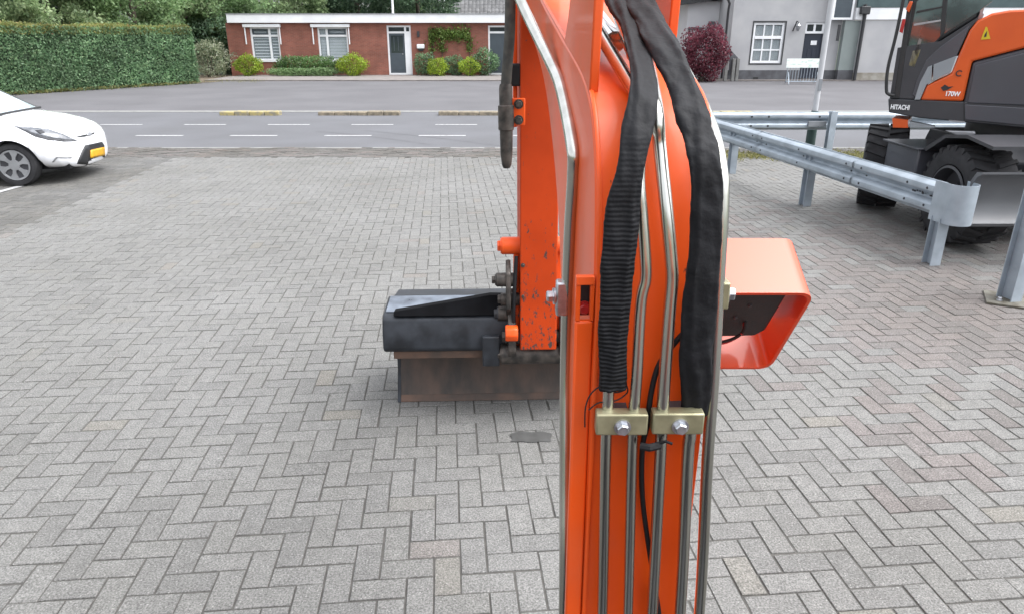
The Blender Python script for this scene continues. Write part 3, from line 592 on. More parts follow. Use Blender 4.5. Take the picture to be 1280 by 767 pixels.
bm = B(); tube(bm, [L2W(AO - .112, 3.40, .93), L2W(AO - .120, 3.38, .80), L2W(AO - .128, 3.37, .62), L2W(AO - .124, 3.38, .50)], .010, 8); obj('grease_line', bm, M['rubber'], arm, smooth=40)
bm = B(); cyl(bm, L2W(AO - .17, 3.36, .53), L2W(AO - .105, 3.36, .53), .045, 8); obj('knob', bm, M['orange'], arm, bevel=.006)
bm = B(); slab(bm, [(3.45, .90), (3.38, .84), (3.36, .66), (3.42, .60), (3.48, .70)], AO - .165, AO - .14); obj('link_plate', bm, M['greasy'], arm, bevel=.006)
# hose coupling hanging beside the arm
hp = [(639, -40), (638, 0), (637, 45), (634, 85), (632, 112), (632, 130), (634, 160), (633, 184)]
P = [at(x, y, 3.30) for x, y in hp[:5]]
bm = B(); tube(bm, smoothpath([tuple(q) for q in P], 5), .024, 14); hz = obj('hydraulic_hose', bm, M['hose'], ME, smooth=40)
bm = B(); lathe(bm, [(.026, 0), (.03, .02), (.03, .09), (.036, .095), (.036, .20), (.030, .205), (.028, .31), (.022, .36), (.016, .375)], at(632, 105, 3.3), at(633, 184, 3.3) - at(632, 105, 3.3), 16, True); obj('hose_coupling', bm, M['greasy'], hz, smooth=30)
bm = B(); a_ = at(636, 140, 3.32); box(bm, (a_.x, 3.31, a_.z - .06), (a_.x + .075, 3.33, a_.z + .06)); cb = obj('hose_bracket', bm, M['orange'], arm, bevel=.004)
for dz in (-.035, .035):
    bm = B(); hexbolt(bm, (a_.x + .045, 3.31, a_.z + dz), (0, -1, 0), .016, .016); obj('bolt', bm, M['greasy'], cb, smooth=25)
bm = B(); slab(bm, [(3.50, 1.55), (3.56, 1.55), (3.56, 2.1), (3.50, 2.1)], AO - .125, AO - .106); obj('arm_flange', bm, M['orange'], arm, bevel=.004)
bm = B(); a_ = at(643, 94, 3.45); box(bm, (a_.x - .02, 3.44, a_.z - .05), (a_.x + .03, 3.5, a_.z + .05)); obj('rubber_stop', bm, M['rubber'], arm, bevel=.008)
# ditching bucket
BL, BR = -.835, .835
shell = [(3.62, .004), (3.69, .14), (3.72, .30), (3.60, .395), (3.43, .405), (3.415, .43), (3.44, .57), (3.50, .605), (3.74, .62), (3.92, .56)]
def thick(poly, t):
    n = len(poly); out = []
    for i, (y, z) in enumerate(poly):
        a = Vector(poly[max(i - 1, 0)]); b = Vector(poly[min(i + 1, n - 1)]); d = (b - a).normalized(); out.append((y + d.y * t, z - d.x * t))
    return list(poly) + out[::-1]
bm = B(); extr(bm, [L2W(BL + .03, y, z) for y, z in thick([(3.634, .036), (3.70, .17), (3.725, .30), (3.72, .40)], .02)], L2W(BR - BL - .06, 0, 0) - L2W(0, 0, 0)); bk = obj('bucket', bm, M['rust'], ME, smooth=40)
bm = B(); extr(bm, [L2W(BL + .03, y, z) for y, z in ((3.612, .002), (3.63, .0), (3.652, .036), (3.634, .038))], L2W(BR - BL - .06, 0, 0) - L2W(0, 0, 0)); obj('cutting_edge', bm, M['edge'], bk, bevel=.003)
bm = B(); extr(bm, [L2W(BL, y, z) for y, z in ((3.44, .395), (3.418, .42), (3.425, .50), (3.45, .575), (3.49, .594), (3.72, .608), (3.76, .59), (3.76, .40))], L2W(BR - BL, 0, 0) - L2W(0, 0, 0)); obj('torsion_box', bm, M['bucket'], bk, bevel=.012, seg=3)
bm = B(); extr(bm, [L2W(BL + .015, y, z) for y, z in ((3.505, .5965), (3.71, .6095), (3.71, .6135), (3.505, .6005))], L2W(BR - BL - .03, 0, 0) - L2W(0, 0, 0)); obj('top_sheen', bm, M['skysheen'], bk)  # thin sheet added over the box to carry the painted sky sheen
bm = B(); extr(bm, [L2W(BL + .05, y, z) for y, z in ((3.445, .352), (3.465, .352), (3.50, .397), (3.445, .397))], L2W(BR - BL - .1, 0, 0) - L2W(0, 0, 0)); obj('wear_strip', bm, M['edge'], bk, bevel=.004)
for x0, x1 in ((BL + .06, AO - .12), (BR - .06, AO + .12)):
    bm = B(); extr(bm, [L2W(x0, 3.455, .592), L2W(x1, 3.455, .592), L2W(x1, 3.50, .685), L2W(x1 - .2 * (x1 - x0), 3.50, .688), L2W(x0, 3.475, .612)], L2W(0, .07, -.01) - L2W(0, 0, 0)); obj('gusset', bm, M['blackr'], bk, bevel=.004)
for xs_ in (BL, BR - .02):
    bm = B(); extr(bm, [L2W(xs_ + (.03 if xs_ < 0 else -.03), y, z) for y, z in ((3.61, .0), (3.70, .17), (3.73, .42), (3.755, .585), (3.95, .56), (4.15, .36), (4.05, .12))], L2W(.02, 0, 0) - L2W(0, 0, 0)); obj('side_plate', bm, M['bucket'], bk, bevel=.003)
bm = B(); extr(bm, [L2W(BL + .03, y, z) for y, z in thick([(3.755, .598), (3.95, .565), (4.0, .54)], .015)], L2W(BR - BL - .06, 0, 0) - L2W(0, 0, 0)); obj('back_plate', bm, M['bucket'], bk)
for s, xx in ((-1, AO - .155), (1, AO + .112)):
    bm = B(); slab(bm, [(3.33, .44), (3.37, .37), (3.62, .36), (3.70, .60), (3.52, .72), (3.36, .58)], xx, xx + .04); obj('bucket_ear', bm, M['greasy'], bk, bevel=.008)
bm = B(); slab(bm, [(3.38, .33), (3.42, .33), (3.42, .50), (3.38, .50)], AO - .29, AO - .20); obj('hitch_plate', bm, M['bucket'], bk, bevel=.006)

# ------------------------------------------------------------------ guard rails
WPROF = [(-.012, .0), (-.010, .012), (.040, .030), (.054, .045), (.058, .070), (.054, .095), (.040, .112), (-.010, .136), (-.022, .155), (-.010, .174), (.040, .198), (.054, .215), (.058, .240), (.054, .265), (.040, .280), (-.010, .298), (-.012, .31)]
def wbeam(bm, path, z0, side=1, t=.006):
    """path of (x, y); the waves point to the left of the path times side"""
    P = [Vector((x, y, 0)) for x, y in path]; rings = []
    for i, p in enumerate(P):
        d = (P[min(i + 1, len(P) - 1)] - P[max(i - 1, 0)]).normalized(); n = Vector((-d.y, d.x, 0)) * side
        rings.append([bm.verts.new(p + n * a + Vector((0, 0, z0 + h))) for a, h in WPROF] + [bm.verts.new(p + n * (a - t) + Vector((0, 0, z0 + h))) for a, h in WPROF[::-1]])
    k = len(rings[0])
    for A_, B_ in zip(rings, rings[1:]):
        for j in range(k): bm.faces.new((A_[j], A_[(j + 1) % k], B_[(j + 1) % k], B_[j]))
    bm.faces.new(rings[0]); bm.faces.new(rings[-1][::-1]); return bm
def post(bm, x, y, z1, rz, w=.10, d=.12):
    """C/H section post"""
    for a, b in (((-w / 2, -d / 2), (w / 2, -d / 2 + .008)), ((-w / 2, d / 2 - .008), (w / 2, d / 2)), ((-.005, -d / 2 + .009), (.005, d / 2 - .009))):
        n0 = len(bm.verts); box(bm, (x + a[0], y + a[1], 0), (x + b[0], y + b[1], z1), rz, (x, y, 0))
    return bm
PR = [(3.34, 10.85), (3.61, 8.63), (3.895, 6.22)]
ang = math.atan2(PR[2][0] - PR[0][0], -(PR[2][1] - PR[0][1]))
GR = thing('guard_rail', 'galvanised guard rail with rounded end, running back along the paved yard', 'guard rail', (PR[1][0], PR[1][1], 0))
end = (3.885, 6.27); startp = (3.13, 12.55)
line_ = lambda s: (startp[0] + (end[0] - startp[0]) * s, startp[1] + (end[1] - startp[1]) * s)
for s0, s1 in ((0, .42), (.412, .79), (.782, 1)):
    bm = B(); wbeam(bm, [line_(s0), line_(s1)], .43, -1, .006 + (.004 if s0 == .412 else 0)); obj('rail', bm, M['galv'], GR, smooth=30)
for x, y in PR + [(3.13, 12.5)]:
    bm = B(); post(bm, x + (.03 if y > 7 else -.025), y, .68 if y > 7 else .44, ang); obj('post', bm, M['galv'], GR)
# rounded terminal: flat plate wrapping back
dv = Vector((end[0] - startp[0], end[1] - startp[1], 0)).normalized(); nv = Vector((-dv.y, dv.x, 0)) * -1   # towards the camera side
bm = B(); e = Vector((end[0], end[1], .40)); pts = [e + nv * .062 - dv * .06]
pts += [e + nv * .062 + dv * .13]
for a in np.linspace(0, math.pi, 13): pts.append(e + dv * .13 - nv * .063 + nv * .125 * math.cos(a) + dv * .125 * math.sin(a))
pts.append(e - nv * .188 + dv * .02)
inner = []
ctr = e + dv * .13 - nv * .063
for p in pts: inner.append(p + (ctr - p).normalized() * .007)
a = [bm.verts.new(p) for p in pts]; b = [bm.verts.new(p + Vector((0, 0, .355))) for p in pts]; c = [bm.verts.new(p) for p in inner]; d = [bm.verts.new(p + Vector((0, 0, .355))) for p in inner]
for k in range(len(pts) - 1):
    bm.faces.new((a[k], a[k + 1], b[k + 1], b[k])); bm.faces.new((c[k], d[k], d[k + 1], c[k + 1])); bm.faces.new((b[k], b[k + 1], d[k + 1], d[k])); bm.faces.new((a[k], c[k], c[k + 1], a[k + 1]))
bm.faces.new((a[0], b[0], d[0], c[0])); bm.faces.new((a[-1], c[-1], d[-1], b[-1]))
term = obj('end_cap', bm, M['galv'], GR, smooth=40)
def railbolts(s, parent, hs=(.075, .155, .235), dep=(.055, -.022, .055)):
    for h, dp in zip(hs, dep):
        x, y = line_(s); bm = B(); hexbolt(bm, Vector((x, y, .43 + h)) + nv * (dp + .001), nv, .009, .010); obj('bolt', bm, M['dpanel'], GR)
for s in (.15, .395, .44, .60, .765, .81, .93, .975): railbolts(s, GR)
for k in range(9):
    x, y = line_(.935 + k * .006); bm = B(); box(bm, (x - .01, y - .008, .578 + (k % 3) * .012), (x + .01, y + .008, .592 + (k % 2) * .012)); bmesh.ops.translate(bm, verts=bm.verts, vec=nv * -.018); obj('stamped_mark', bm, M['dpanel'], GR)
G2 = thing('guard_rail', 'galvanised guard rail standing across the far edge of the yard before the road', 'guard rail', (5.6, 12.9, 0))
for x0, x1 in ((3.35, 5.7), (5.68, 9.8)):
    bm = B(); wbeam(bm, [(x0, 12.9), (x1, 12.9)], .40, -1, .006 if x0 < 4 else .009); obj('rail', bm, M['galv'], G2, smooth=30)
for x in (5.62, 7.7, 9.7):
    bm = B(); post(bm, x, 12.70 if x < 6 else 13.02, .74, 0, .11, .12); obj('post', bm, M['galv'], G2, bevel=.002)
bm = B(); box(bm, (5.25, 12.78, .47), (5.56, 12.84, .56)); obj('spacer', bm, M['galvd'], G2)
for x in (4.25, 4.55, 5.45):
    for h in (.475, .635):
        bm = B(); hexbolt(bm, (x, 12.842, h), (0, -1, 0), .014, .010); obj('bolt', bm, M['dpanel'], G2)
# steel post on a foot plate, right foreground
q = gnd(1262, 377)
G3 = thing('steel_post', 'galvanised steel post on a bolted foot plate at the right edge', 'post', (q.x, q.y, 0))
bm = B(); post(bm, q.x, q.y + .02, 1.35, R(12), .10, .14); obj('shaft', bm, M['galv'], G3)
bm = B(); box(bm, (q.x - .17, q.y - .15, .0), (q.x + .28, q.y + .18, .018), R(-28), (q.x, q.y, 0)); fp = obj('foot_plate', bm, M['dirty'], G3, bevel=.003)
for dx, dy in ((-.10, -.02), (.12, -.10), (.02, .11)):
    bm = B(); hexbolt(bm, (q.x + dx, q.y + dy, .018), (0, 0, 1), .016, .03); obj('bolt', bm, M['bolt'], fp)

# ------------------------------------------------------------------ wheeled excavator on the right
WE = thing('wheeled_excavator', 'orange and grey wheeled excavator parked behind the guard rail', 'excavator', (5.4, 7.6, 0))
C0 = Vector((3.86, 7.62, 0)); rr_ = Vector((.835, -.55, 0)).normalized(); ww = Vector((-rr_.y, rr_.x, 0))
def hp_(px, py, w=0): return on_plane(px, py, C0 + ww * w, ww)
def panel(name, poly, w, depth, m, parent=WE, bevel=.006, label=None):
    bm = B(); extr(bm, [hp_(x, y, w) for x, y in poly], ww * depth); return obj(name, bm, m, parent, bevel=bevel, label=label)
def chassis_wheel(c, rot, vis):
    """tyre of 1 m with lugs; axis along local x, outer face towards -x"""
    r, w = .50, .44
    bm = B(); prof = [(.27, -w * .42), (.30, -w * .48), (.42, -w * .5), (.465, -w * .44), (.468, 0), (.465, w * .44), (.42, w * .5), (.30, w * .48), (.27, w * .42)]
    lathe(bm, prof, (0, 0, 0), (1, 0, 0), 40); ty = bm
    for side in (-1, 1):
        for k in range(24):
            a = 2 * math.pi * (k + (.5 if side > 0 else 0)) / 24
            pts = []
            for (x, da, rad) in ((0.01, .15, .492), (w * .48, 0, .482), (w * .5, .0, .425)):
                for e_ in (-.045, .045): pts.append((side * x, a + da + e_, rad))
            vo = [bm.verts.new((x, rad * math.cos(q), rad * math.sin(q))) for x, q, rad in pts]
            vi = [bm.verts.new((x * .98, .44 * math.cos(q), .44 * math.sin(q))) if i < 4 else bm.verts.new((x * .9, .40 * math.cos(q), .40 * math.sin(q))) for i, (x, q, rad) in enumerate(pts)]
            for f in ((0, 1, 3, 2), (2, 3, 5, 4)): bm.faces.new([vo[i] for i in f])
            for e_ in ((0, 2), (2, 4), (1, 3), (3, 5), (0, 1)): bm.faces.new((vo[e_[0]], vo[e_[1]], vi[e_[1]], vi[e_[0]]))
    Mx = Matrix.Translation(c) @ Matrix.Rotation(rot, 4, 'Z')
    bmesh.ops.transform(bm, verts=bm.verts, matrix=Mx)
    wh = obj('wheel', bm, M['tyre'], WE, smooth=35)
    bm = B(); lathe(bm, [(.275, -.20), (.285, -.215), (.262, -.225), (.25, -.20), (.235, -.10), (.12, -.08), (.11, -.13), (.0001, -.14)], (0, 0, 0), (1, 0, 0), 32)
    bmesh.ops.transform(bm, verts=bm.verts, matrix=Mx); obj('rim', bm, M['dpanel'], wh, smooth=30)
    return wh
chassis_wheel((4.50, 6.90, .50), 0, True); chassis_wheel((4.50, 8.60, .50), R(-26), True)
chassis_wheel((6.5, 6.90, .50), 0, False); chassis_wheel((6.5, 8.60, .50), R(-26), False)
bm = B(); extr(bm, [(4.75, 7.15, .45), (4.75, 8.15, .45), (4.75, 8.3, .80), (4.75, 8.2, 1.0), (4.75, 7.0, 1.0), (4.75, 6.9, .80)], (1.6, 0, 0)); obj('chassis', bm, M['dpanel'], WE, bevel=.02)
for y in (6.90, 8.60):
    bm = B(); cyl(bm, (4.6, y, .5), (6.5, y, .5), .11); obj('axle', bm, M['dpanel'], WE, smooth=40)
bm = B(); box(bm, (4.24, 7.42, .38), (4.76, 8.08, .86)); sb = obj('step_box', bm, M['gpanel'], WE, bevel=.015)
bm = B(); box(bm, (4.14, 7.46, .42), (4.238, 8.02, .45)); obj('step', bm, M['dpanel'], sb, bevel=.004)
bm = B(); box(bm, (4.20, 7.38, .862), (4.8, 8.12, .88)); obj('fender', bm, M['gpanel'], sb, bevel=.004)
bm = B(); extr(bm, [(4.26, y + .22, z) for y, z in ((7.17, .88), (7.05, .95), (6.85, 1.06), (6.5, 1.10), (6.1, 1.05), (6.1, 1.02), (6.5, 1.07), (6.83, 1.03), (7.0, .93), (7.12, .86))], (.55, 0, 0)); obj('mudguard', bm, M['dpanel'], WE, smooth=40)
gx = at(1217, 245, 6.15).x
prof = [(0, .37), (-.02, .40), (.03, .44), (.075, .52), (.085, .62), (.06, .73), (.01, .81), (-.05, .845), (-.05, .865), (.03, .85), (.09, .76), (.11, .62), (.10, .50), (.05, .40)]
bm = B(); extr(bm, [Vector((gx, 6.15 + a, z)) for a, z in prof], (2.5, 0, 0)); bl_ = obj('dozer_blade', bm, M['bladeg'], WE, smooth=35)
bm = B(); extr(bm, [(gx + .9, 6.27, .50), (gx + .9, 7.4, .50), (gx + .9, 7.4, .66), (gx + .9, 6.27, .60)], (.12, 0, 0)); extr(bm, [(gx + 1.6, 6.27, .50), (gx + 1.6, 7.4, .50), (gx + 1.6, 7.4, .66), (gx + 1.6, 6.27, .60)], (.12, 0, 0)); obj('blade_arm', bm, M['dpanel'], bl_, kind=None)
bm = B(); lathe(bm, [(.62, .98), (.62, 1.16)], (5.5, 7.6, 0), (0, 0, 1), 40, True); obj('slew_ring', bm, M['dpanel'], WE, smooth=40)
# upper structure: side faces lie on the plane through C0
body = panel('engine_housing', [(1205, 126), (1216, 78), (1285, 60), (1420, 30), (1420, 175), (1205, 152)], 0, 1.9, M['gpanel'], bevel=.02)
panel('skirt', [(1110, 123.5), (1204, 127.5), (1330, 133), (1330, 165), (1204, 153), (1150, 148), (1111, 141)], -.012, 2.2, M['dpanel'], bevel=.012)
panel('side_door', [(1209, 129), (1219, 82), (1285, 65), (1400, 38), (1400, 137)], -.02, .03, M['gpanel'], body, bevel=.008)
panel('lower_cover', [(1206, 131), (1330, 138), (1330, 162), (1206, 150)], -.022, .03, M['gpanel'], body, bevel=.006)
hood = panel('hood', [(1150, 125.5), (1158, 107), (1180, 96.5), (1189, 92), (1196, 74), (1212, 38), (1222, 26), (1240, 17), (1262, 13), (1420, 5), (1420, 28), (1285, 59), (1215, 77), (1204, 127)], -.018, 1.7, M['orange2'], bevel=.02)
panel('cab_base', [(1112, 123), (1122, 60), (1150, 55), (1175, 52), (1222, 22), (1226, 14), (1222, 24), (1211, 38), (1196, 70), (1165, 84), (1150, 108), (1142, 124)], -.010, 1.2, M['dpanel'], bevel=.01)
panel('cab_side_cover', [(1140, 119), (1146, 100), (1158, 75), (1174, 60), (1212, 32), (1196, 70), (1164, 84), (1146, 123)], -.016, .05, M['gpanel'], bevel=.006)
panel('trim_stripe', [(1143, 125), (1150, 103), (1160, 84), (1165, 82), (1164, 103), (1158, 106), (1150, 125)], -.024, .03, M['stripe'], bevel=.003)
panel('trim_stripe', [(1167, 81), (1196, 70), (1188, 91), (1166, 101)], -.024, .03, M['stripe'], bevel=.003)
cab = panel('cab', [(1116, 123), (1143, -25), (1236, -25), (1222, 22), (1176, 50), (1148, 80), (1134, 123)], 0, 1.05, M['blackp'], bevel=.02)
panel('door_window', [(1127, 112), (1133, 70), (1146, 2), (1180, -20), (1177, 44), (1160, 62), (1146, 82), (1134, 116)], -.006, .02, M['glassg'], cab, bevel=.002)
panel('rear_window', [(1184, -20), (1246, -20), (1240, 2), (1222, 16), (1180, 43)], -.006, .02, M['glassg'], cab, bevel=.002)
panel('window_bar', [(1146, 14), (1178, 8), (1178, 10), (1145, 17)], -.012, .02, M['blackp'], cab, bevel=.002)
panel('window_bar', [(1142, 30), (1176, 25), (1176, 27), (1142, 33)], -.012, .02, M['silver'], cab, bevel=.002)
panel('sticker', [(1143, 66), (1149, 48), (1152, 50), (1147, 72)], -.010, .006, M['walk'], cab, bevel=0)
panel('seat_belt_label', [(1136, 82), (1141, 64), (1151, 62), (1143, 84)], -.010, .006, M['yline'], cab, bevel=0)
panel('cab_pillar', [(1180, -25), (1187, -25), (1181, 40), (1175, 48)], -.014, .05, M['blackp'], cab, bevel=.004)
panel('front_pillar', [(1139, -25), (1145, -25), (1124, 123), (1117, 123)], -.014, .05, M['blackp'], cab, bevel=.004)
bm = B(); tube(bm, smoothpath([tuple(hp_(x, y, -.05)) for x, y in ((1134, -25), (1121, 40), (1110, 85), (1108, 112), (1111, 118), (1118, 120))], 6), .016, 10); obj('handrail', bm, M['blackp'], cab, smooth=40)
panel('beacon_light', [(1132, 12), (1137, 2), (1141, 2), (1136, 16)], -.07, .05, M['orange2'], cab, bevel=.006)
panel('mirror_reflector', [(1124, 40), (1128, 24), (1132, 24), (1128, 42)], -.07, .03, M['redrefl'], cab, bevel=.004)
panel('tool_box', [(1115, 148), (1135, 150), (1135, 160.5), (1116, 160)], .02, .4, M['orange2'], bevel=.006)
panel('reflector', [(1137, 152), (1168, 158), (1168, 160), (1137, 160)], .02, .1, M['stripe'], bevel=.002)
panel('side_lamp', [(1181, 163.5), (1218, 164.5), (1220, 167.5), (1216, 170), (1196, 170)], .0, .08, M['silver'], bevel=.01)
panel('warning_label', [(1226, 50), (1238, 49), (1234, 34), (1232, 34)], -.024, .004, M['wyellow'], hood, bevel=0)
panel('warning_symbol', [(1230, 47), (1233, 46), (1234, 39), (1231, 43)], -.026, .003, M['blackp'], hood, bevel=0)
bm = B()
o_ = hp_(1199, 92, -.024)
for a0 in np.linspace(.6, 5.6, 12)[:-1]:
    pa = [o_ + (rr_ * math.cos(q) + Vector((0, 0, 1)) * math.sin(q)) * r for q, r in ((a0, .020), (a0 + .455, .020), (a0 + .455, .030), (a0, .030))]
    extr(bm, pa, -ww * .003)
obj('emblem', bm, M['blackp'], hood)
panel('decal', [(1176, 110), (1181, 106), (1186, 109), (1192, 108), (1184, 113), (1179, 114)], -.024, .003, M['blackp'], hood, bevel=0)
panel('panel_seam', [(1204.5, 127), (1206, 127), (1206, 153), (1204.5, 153)], -.0145, .01, M['blackp'], body, bevel=0)
panel('skirt_highlight', [(1186, 150.4), (1206, 152.2), (1206, 153.4), (1186, 151.6)], -.03, .02, M['silver'], body, bevel=0)
def text(body_, px0, px1, py1, w, m, parent, name, bold=0, sx=1.0):
    cu = bpy.data.curves.new(name, 'FONT'); cu.body = body_; cu.extrude = .002; cu.offset = bold
    to = bpy.data.objects.new('tmp_text', cu); COL.objects.link(to); dg = bpy.context.evaluated_depsgraph_get()
    me = bpy.data.meshes.new_from_object(to.evaluated_get(dg)); bpy.data.objects.remove(to)
    V = [v.co for v in me.vertices]; x0 = min(v.x for v in V); x1 = max(v.x for v in V)
    a = hp_(px0, py1, w); b = hp_(px1, py1 + .3, w); s = (b - a).length / (x1 - x0)
    off = OFF[parent]
    for v in me.vertices: p = v.co.copy(); v.co = a + rr_ * ((p.x - x0) * s) + Vector((0, 0, 1)) * (p.y * s * sx) - ww * p.z - off
    me.materials.clear(); return link(name, me, m, parent)
text('HITACHI', 1113, 1136.5, 136.5, -.016, M['white'], WE, 'maker_name', .03, 1.45)
text('170W', 1182, 1200, 120, -.024, M['white'], hood, 'model_number', .03, 1.2)

# ------------------------------------------------------------------ white car on the left
cw = gnd(20, 233.5); CARX, CARY = cw.x + .05, cw.y + .83
CAR = thing('parked_car', 'white hatchback with yellow number plate parked at the left edge', 'car', (CARX, CARY - .83, 0)); CARA = R(6); CAR.rotation_euler.z = CARA
CPIV = Vector((CARX, CARY - .83, 0)); CINV = Matrix.Rotation(-CARA, 3, 'Z')
def c_in(p): return CINV @ (Vector(p) - CPIV) + CPIV
sx_ = np.array([-3.12, -3.05, -2.9, -2.5, -1.2, -.35, -.1, .2, .42, .55, .63, .68, .715, .735, .745])
zt_ = np.array([.75, .92, .98, 1.0, .97, .965, .935, .885, .825, .775, .725, .68, .63, .57, .52])
zb_ = np.array([.50, .36, .28, .22, .20, .20, .20, .19, .18, .175, .175, .18, .20, .25, .32])
wd_ = np.array([.55, .68, .78, .85, .86, .86, .86, .855, .82, .75, .66, .56, .46, .35, .26])
def sect(x):
    return float(np.interp(x, sx_, zt_)), float(np.interp(x, sx_, zb_)), float(np.interp(x, sx_, wd_))
XS = np.concatenate([np.linspace(-3.12, -2.95, 6), np.linspace(-2.9, -.5, 50), np.linspace(-.45, .49, 48), np.linspace(.51, .745, 24)])
NR = 44; rings = []; bm = B(); AR = .335
for x in XS:
    zt, zb, w = sect(x); ring = []
    for k in range(NR):
        a = 2 * math.pi * k / NR; ca, sa = math.cos(a), math.sin(a)
        n = 3.6; y = w * math.copysign(abs(ca) ** (2 / n), ca); zc_, h_ = (zt + zb) / 2, (zt - zb) / 2
        z = zc_ + h_ * math.copysign(abs(sa) ** (2 / (n - .5)), sa)
        if z > .55: y *= 1 - .10 * (z - .55) / .45          # tumblehome
        for xw in (0, -2.49):
            if abs(x - xw) < AR and abs(y) > .45:
                za = .30 + math.sqrt(AR ** 2 - (x - xw) ** 2)
                if z < za: z = za
        ring.append(bm.verts.new((CARX + x, CARY + y, z)))
    rings.append(ring)
for A_, B_ in zip(rings, rings[1:]):
    for k in range(NR): bm.faces.new((A_[k], A_[(k + 1) % NR], B_[(k + 1) % NR], B_[k]))
bm.faces.new(rings[0]); bm.faces.new(rings[-1][::-1])
bmesh.ops.recalc_face_normals(bm, faces=bm.faces); BV = BVHTree.FromBMesh(bm)
body = obj('body', bm, M['carwhite'], CAR, smooth=60)
def decal(name, poly, m, parent=body, off=.004, th=.012, sub=3, mirror=False, label=None):
    bm = B(); f = bm.faces.new([bm.verts.new((x, y, 0)) for x, y in poly]); bmesh.ops.triangulate(bm, faces=[f])
    bmesh.ops.subdivide_edges(bm, edges=bm.edges, cuts=sub, use_grid_fill=True)
    o = c_in((0, 0, EYE))
    for v in bm.verts:
        h = BV.ray_cast(o, CINV @ ray(v.co.x, v.co.y).normalized())
        if h[0] is None:
            d = CINV @ ray(v.co.x, v.co.y); q = o + d * ((CARY - .3 - o.y) / d.y); h = BV.find_nearest(q)
        n = h[1] if h[1].dot(o - h[0]) > 0 else -h[1]
        v.co = h[0] + n * off
    if mirror:
        dup_ = bmesh.ops.duplicate(bm, geom=bm.verts[:] + bm.edges[:] + bm.faces[:])
        for e in dup_['geom']:
            if isinstance(e, bmesh.types.BMVert): e.co.y = 2 * CARY - e.co.y
    ob = obj(name, bm, m, parent, smooth=60, label=label); s = ob.modifiers.new('solid', 'SOLIDIFY'); s.thickness = th; s.offset = 0
    return ob
hl = decal('headlight', [(18, 158.5), (40, 160), (60, 162), (78, 168), (96, 176), (80, 175.5), (62, 173), (46, 169), (30, 163)], M['lamp'], th=.014)
decal('headlight_rim', [(18, 158), (40, 167), (46, 169.5), (62, 173.5), (80, 176), (96, 176.6), (80, 177.4), (60, 175.2), (44, 171)], M['dpanel'], hl, th=.012, sub=2)
decal('lower_grille', [(96, 205), (101, 192), (106, 182), (127, 177.5), (130, 182), (131, 197), (128, 201), (110, 206)], M['blackp'], off=.002, th=.012)
decal('number_plate', [(112, 188), (129, 184), (130, 194), (112, 198)], M['yellow'], off=.014, th=.01)
decal('headlight_bulb', [(44, 164), (52, 163), (56, 166.5), (50, 168.5)], M['dpanel'], hl, off=.012, th=.006, sub=2)
decal('upper_grille', [(94, 171.5), (106, 168.5), (118, 165.5), (117.5, 167.6), (106, 171), (97, 172.2)], M['blackp'], off=.004, th=.008)
decal('badge', [(108, 168), (110.5, 165.6), (114, 165.8), (114.5, 168.5), (111.5, 170.5), (108.6, 170)], M['silver'], off=.008, th=.012)
decal('fog_lamp_trim', [(65, 203), (70, 196), (90, 196.8), (89, 198), (72, 197.6), (67, 203)], M['silver'], off=.003, th=.006, sub=2)
decal('bumper_lip', [(52, 218.5), (80, 217.5), (118, 210.5), (126, 208), (110, 214.5), (80, 219.5), (58, 220)], M['blackp'], off=.003, th=.01, sub=2)
decal('hood_seam', [(20, 152.5), (60, 155), (92, 166), (91, 166.8), (60, 156), (20, 153.3)], M['silver'], off=.001, th=.002, sub=2)
def carwheel(x, s):
    c = Vector((CARX + x, CARY + s * .74, .295)); a = Vector((0, s, 0))
    bm = B(); lathe(bm, [(.20, -.09), (.22, -.10), (.275, -.09), (.293, -.05), (.293, .05), (.275, .09), (.225, .095), (.205, .08)], c, a, 40); w = obj('wheel', bm, M['tyre'], CAR, smooth=40)
    bm = B(); lathe(bm, [(.212, .07), (.208, .088), (.195, .084), (.0001, .07)], c, a, 40)
    hub = obj('hubcap', bm, M['dpanel'], w, smooth=40)
    u = Vector((1, 0, 0)); v = Vector((0, 0, 1)); bm = B()
    lathe(bm, [(.208, .08), (.206, .096), (.185, .094), (.18, .08)], c, a, 40); lathe(bm, [(.075, .07), (.07, .098), (.0001, .10)], c, a, 24)
    for k in range(6):
        t0 = 2 * math.pi * k / 6 + .35
        P = [c + a * .078 + (u * math.cos(t0 + d) + v * math.sin(t0 + d)) * r for d, r in ((-.35, .06), (.35, .06), (.20, .12), (.30, .192), (-.30, .192), (-.20, .12))]
        extr(bm, P, a * .018)
    obj('hubcap_spokes', bm, M['silver'], hub, smooth=40)
for x in (0, -2.49):
    for s in (-1, 1): carwheel(x, s)
bm = B(); box(bm, (CARX - 3.0, CARY - .62, .2), (CARX + .62, CARY + .62, .62)); obj('underbody', bm, M['rubber'], CAR)
# cabin
def ring_x(x, w, z): return [(CARX + x, CARY - w, z), (CARX + x, CARY + w, z)]
lowf, topf = [(-.26, .72, .935), (-.30, .62, .965)], None
bm = B(); n = 12
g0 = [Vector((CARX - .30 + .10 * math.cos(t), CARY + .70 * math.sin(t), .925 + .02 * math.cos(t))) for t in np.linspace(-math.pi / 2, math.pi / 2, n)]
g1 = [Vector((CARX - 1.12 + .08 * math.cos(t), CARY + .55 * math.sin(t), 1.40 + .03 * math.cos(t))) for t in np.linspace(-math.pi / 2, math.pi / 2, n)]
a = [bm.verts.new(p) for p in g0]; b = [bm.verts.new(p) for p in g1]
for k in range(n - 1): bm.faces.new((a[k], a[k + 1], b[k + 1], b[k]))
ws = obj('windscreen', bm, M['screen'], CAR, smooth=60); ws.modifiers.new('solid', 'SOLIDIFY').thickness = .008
bm = B(); tube(bm, [p + Vector((.02, 0, .008)) for p in g0], .018, 8); obj('wiper_cowl', bm, M['blackp'], CAR, smooth=60)
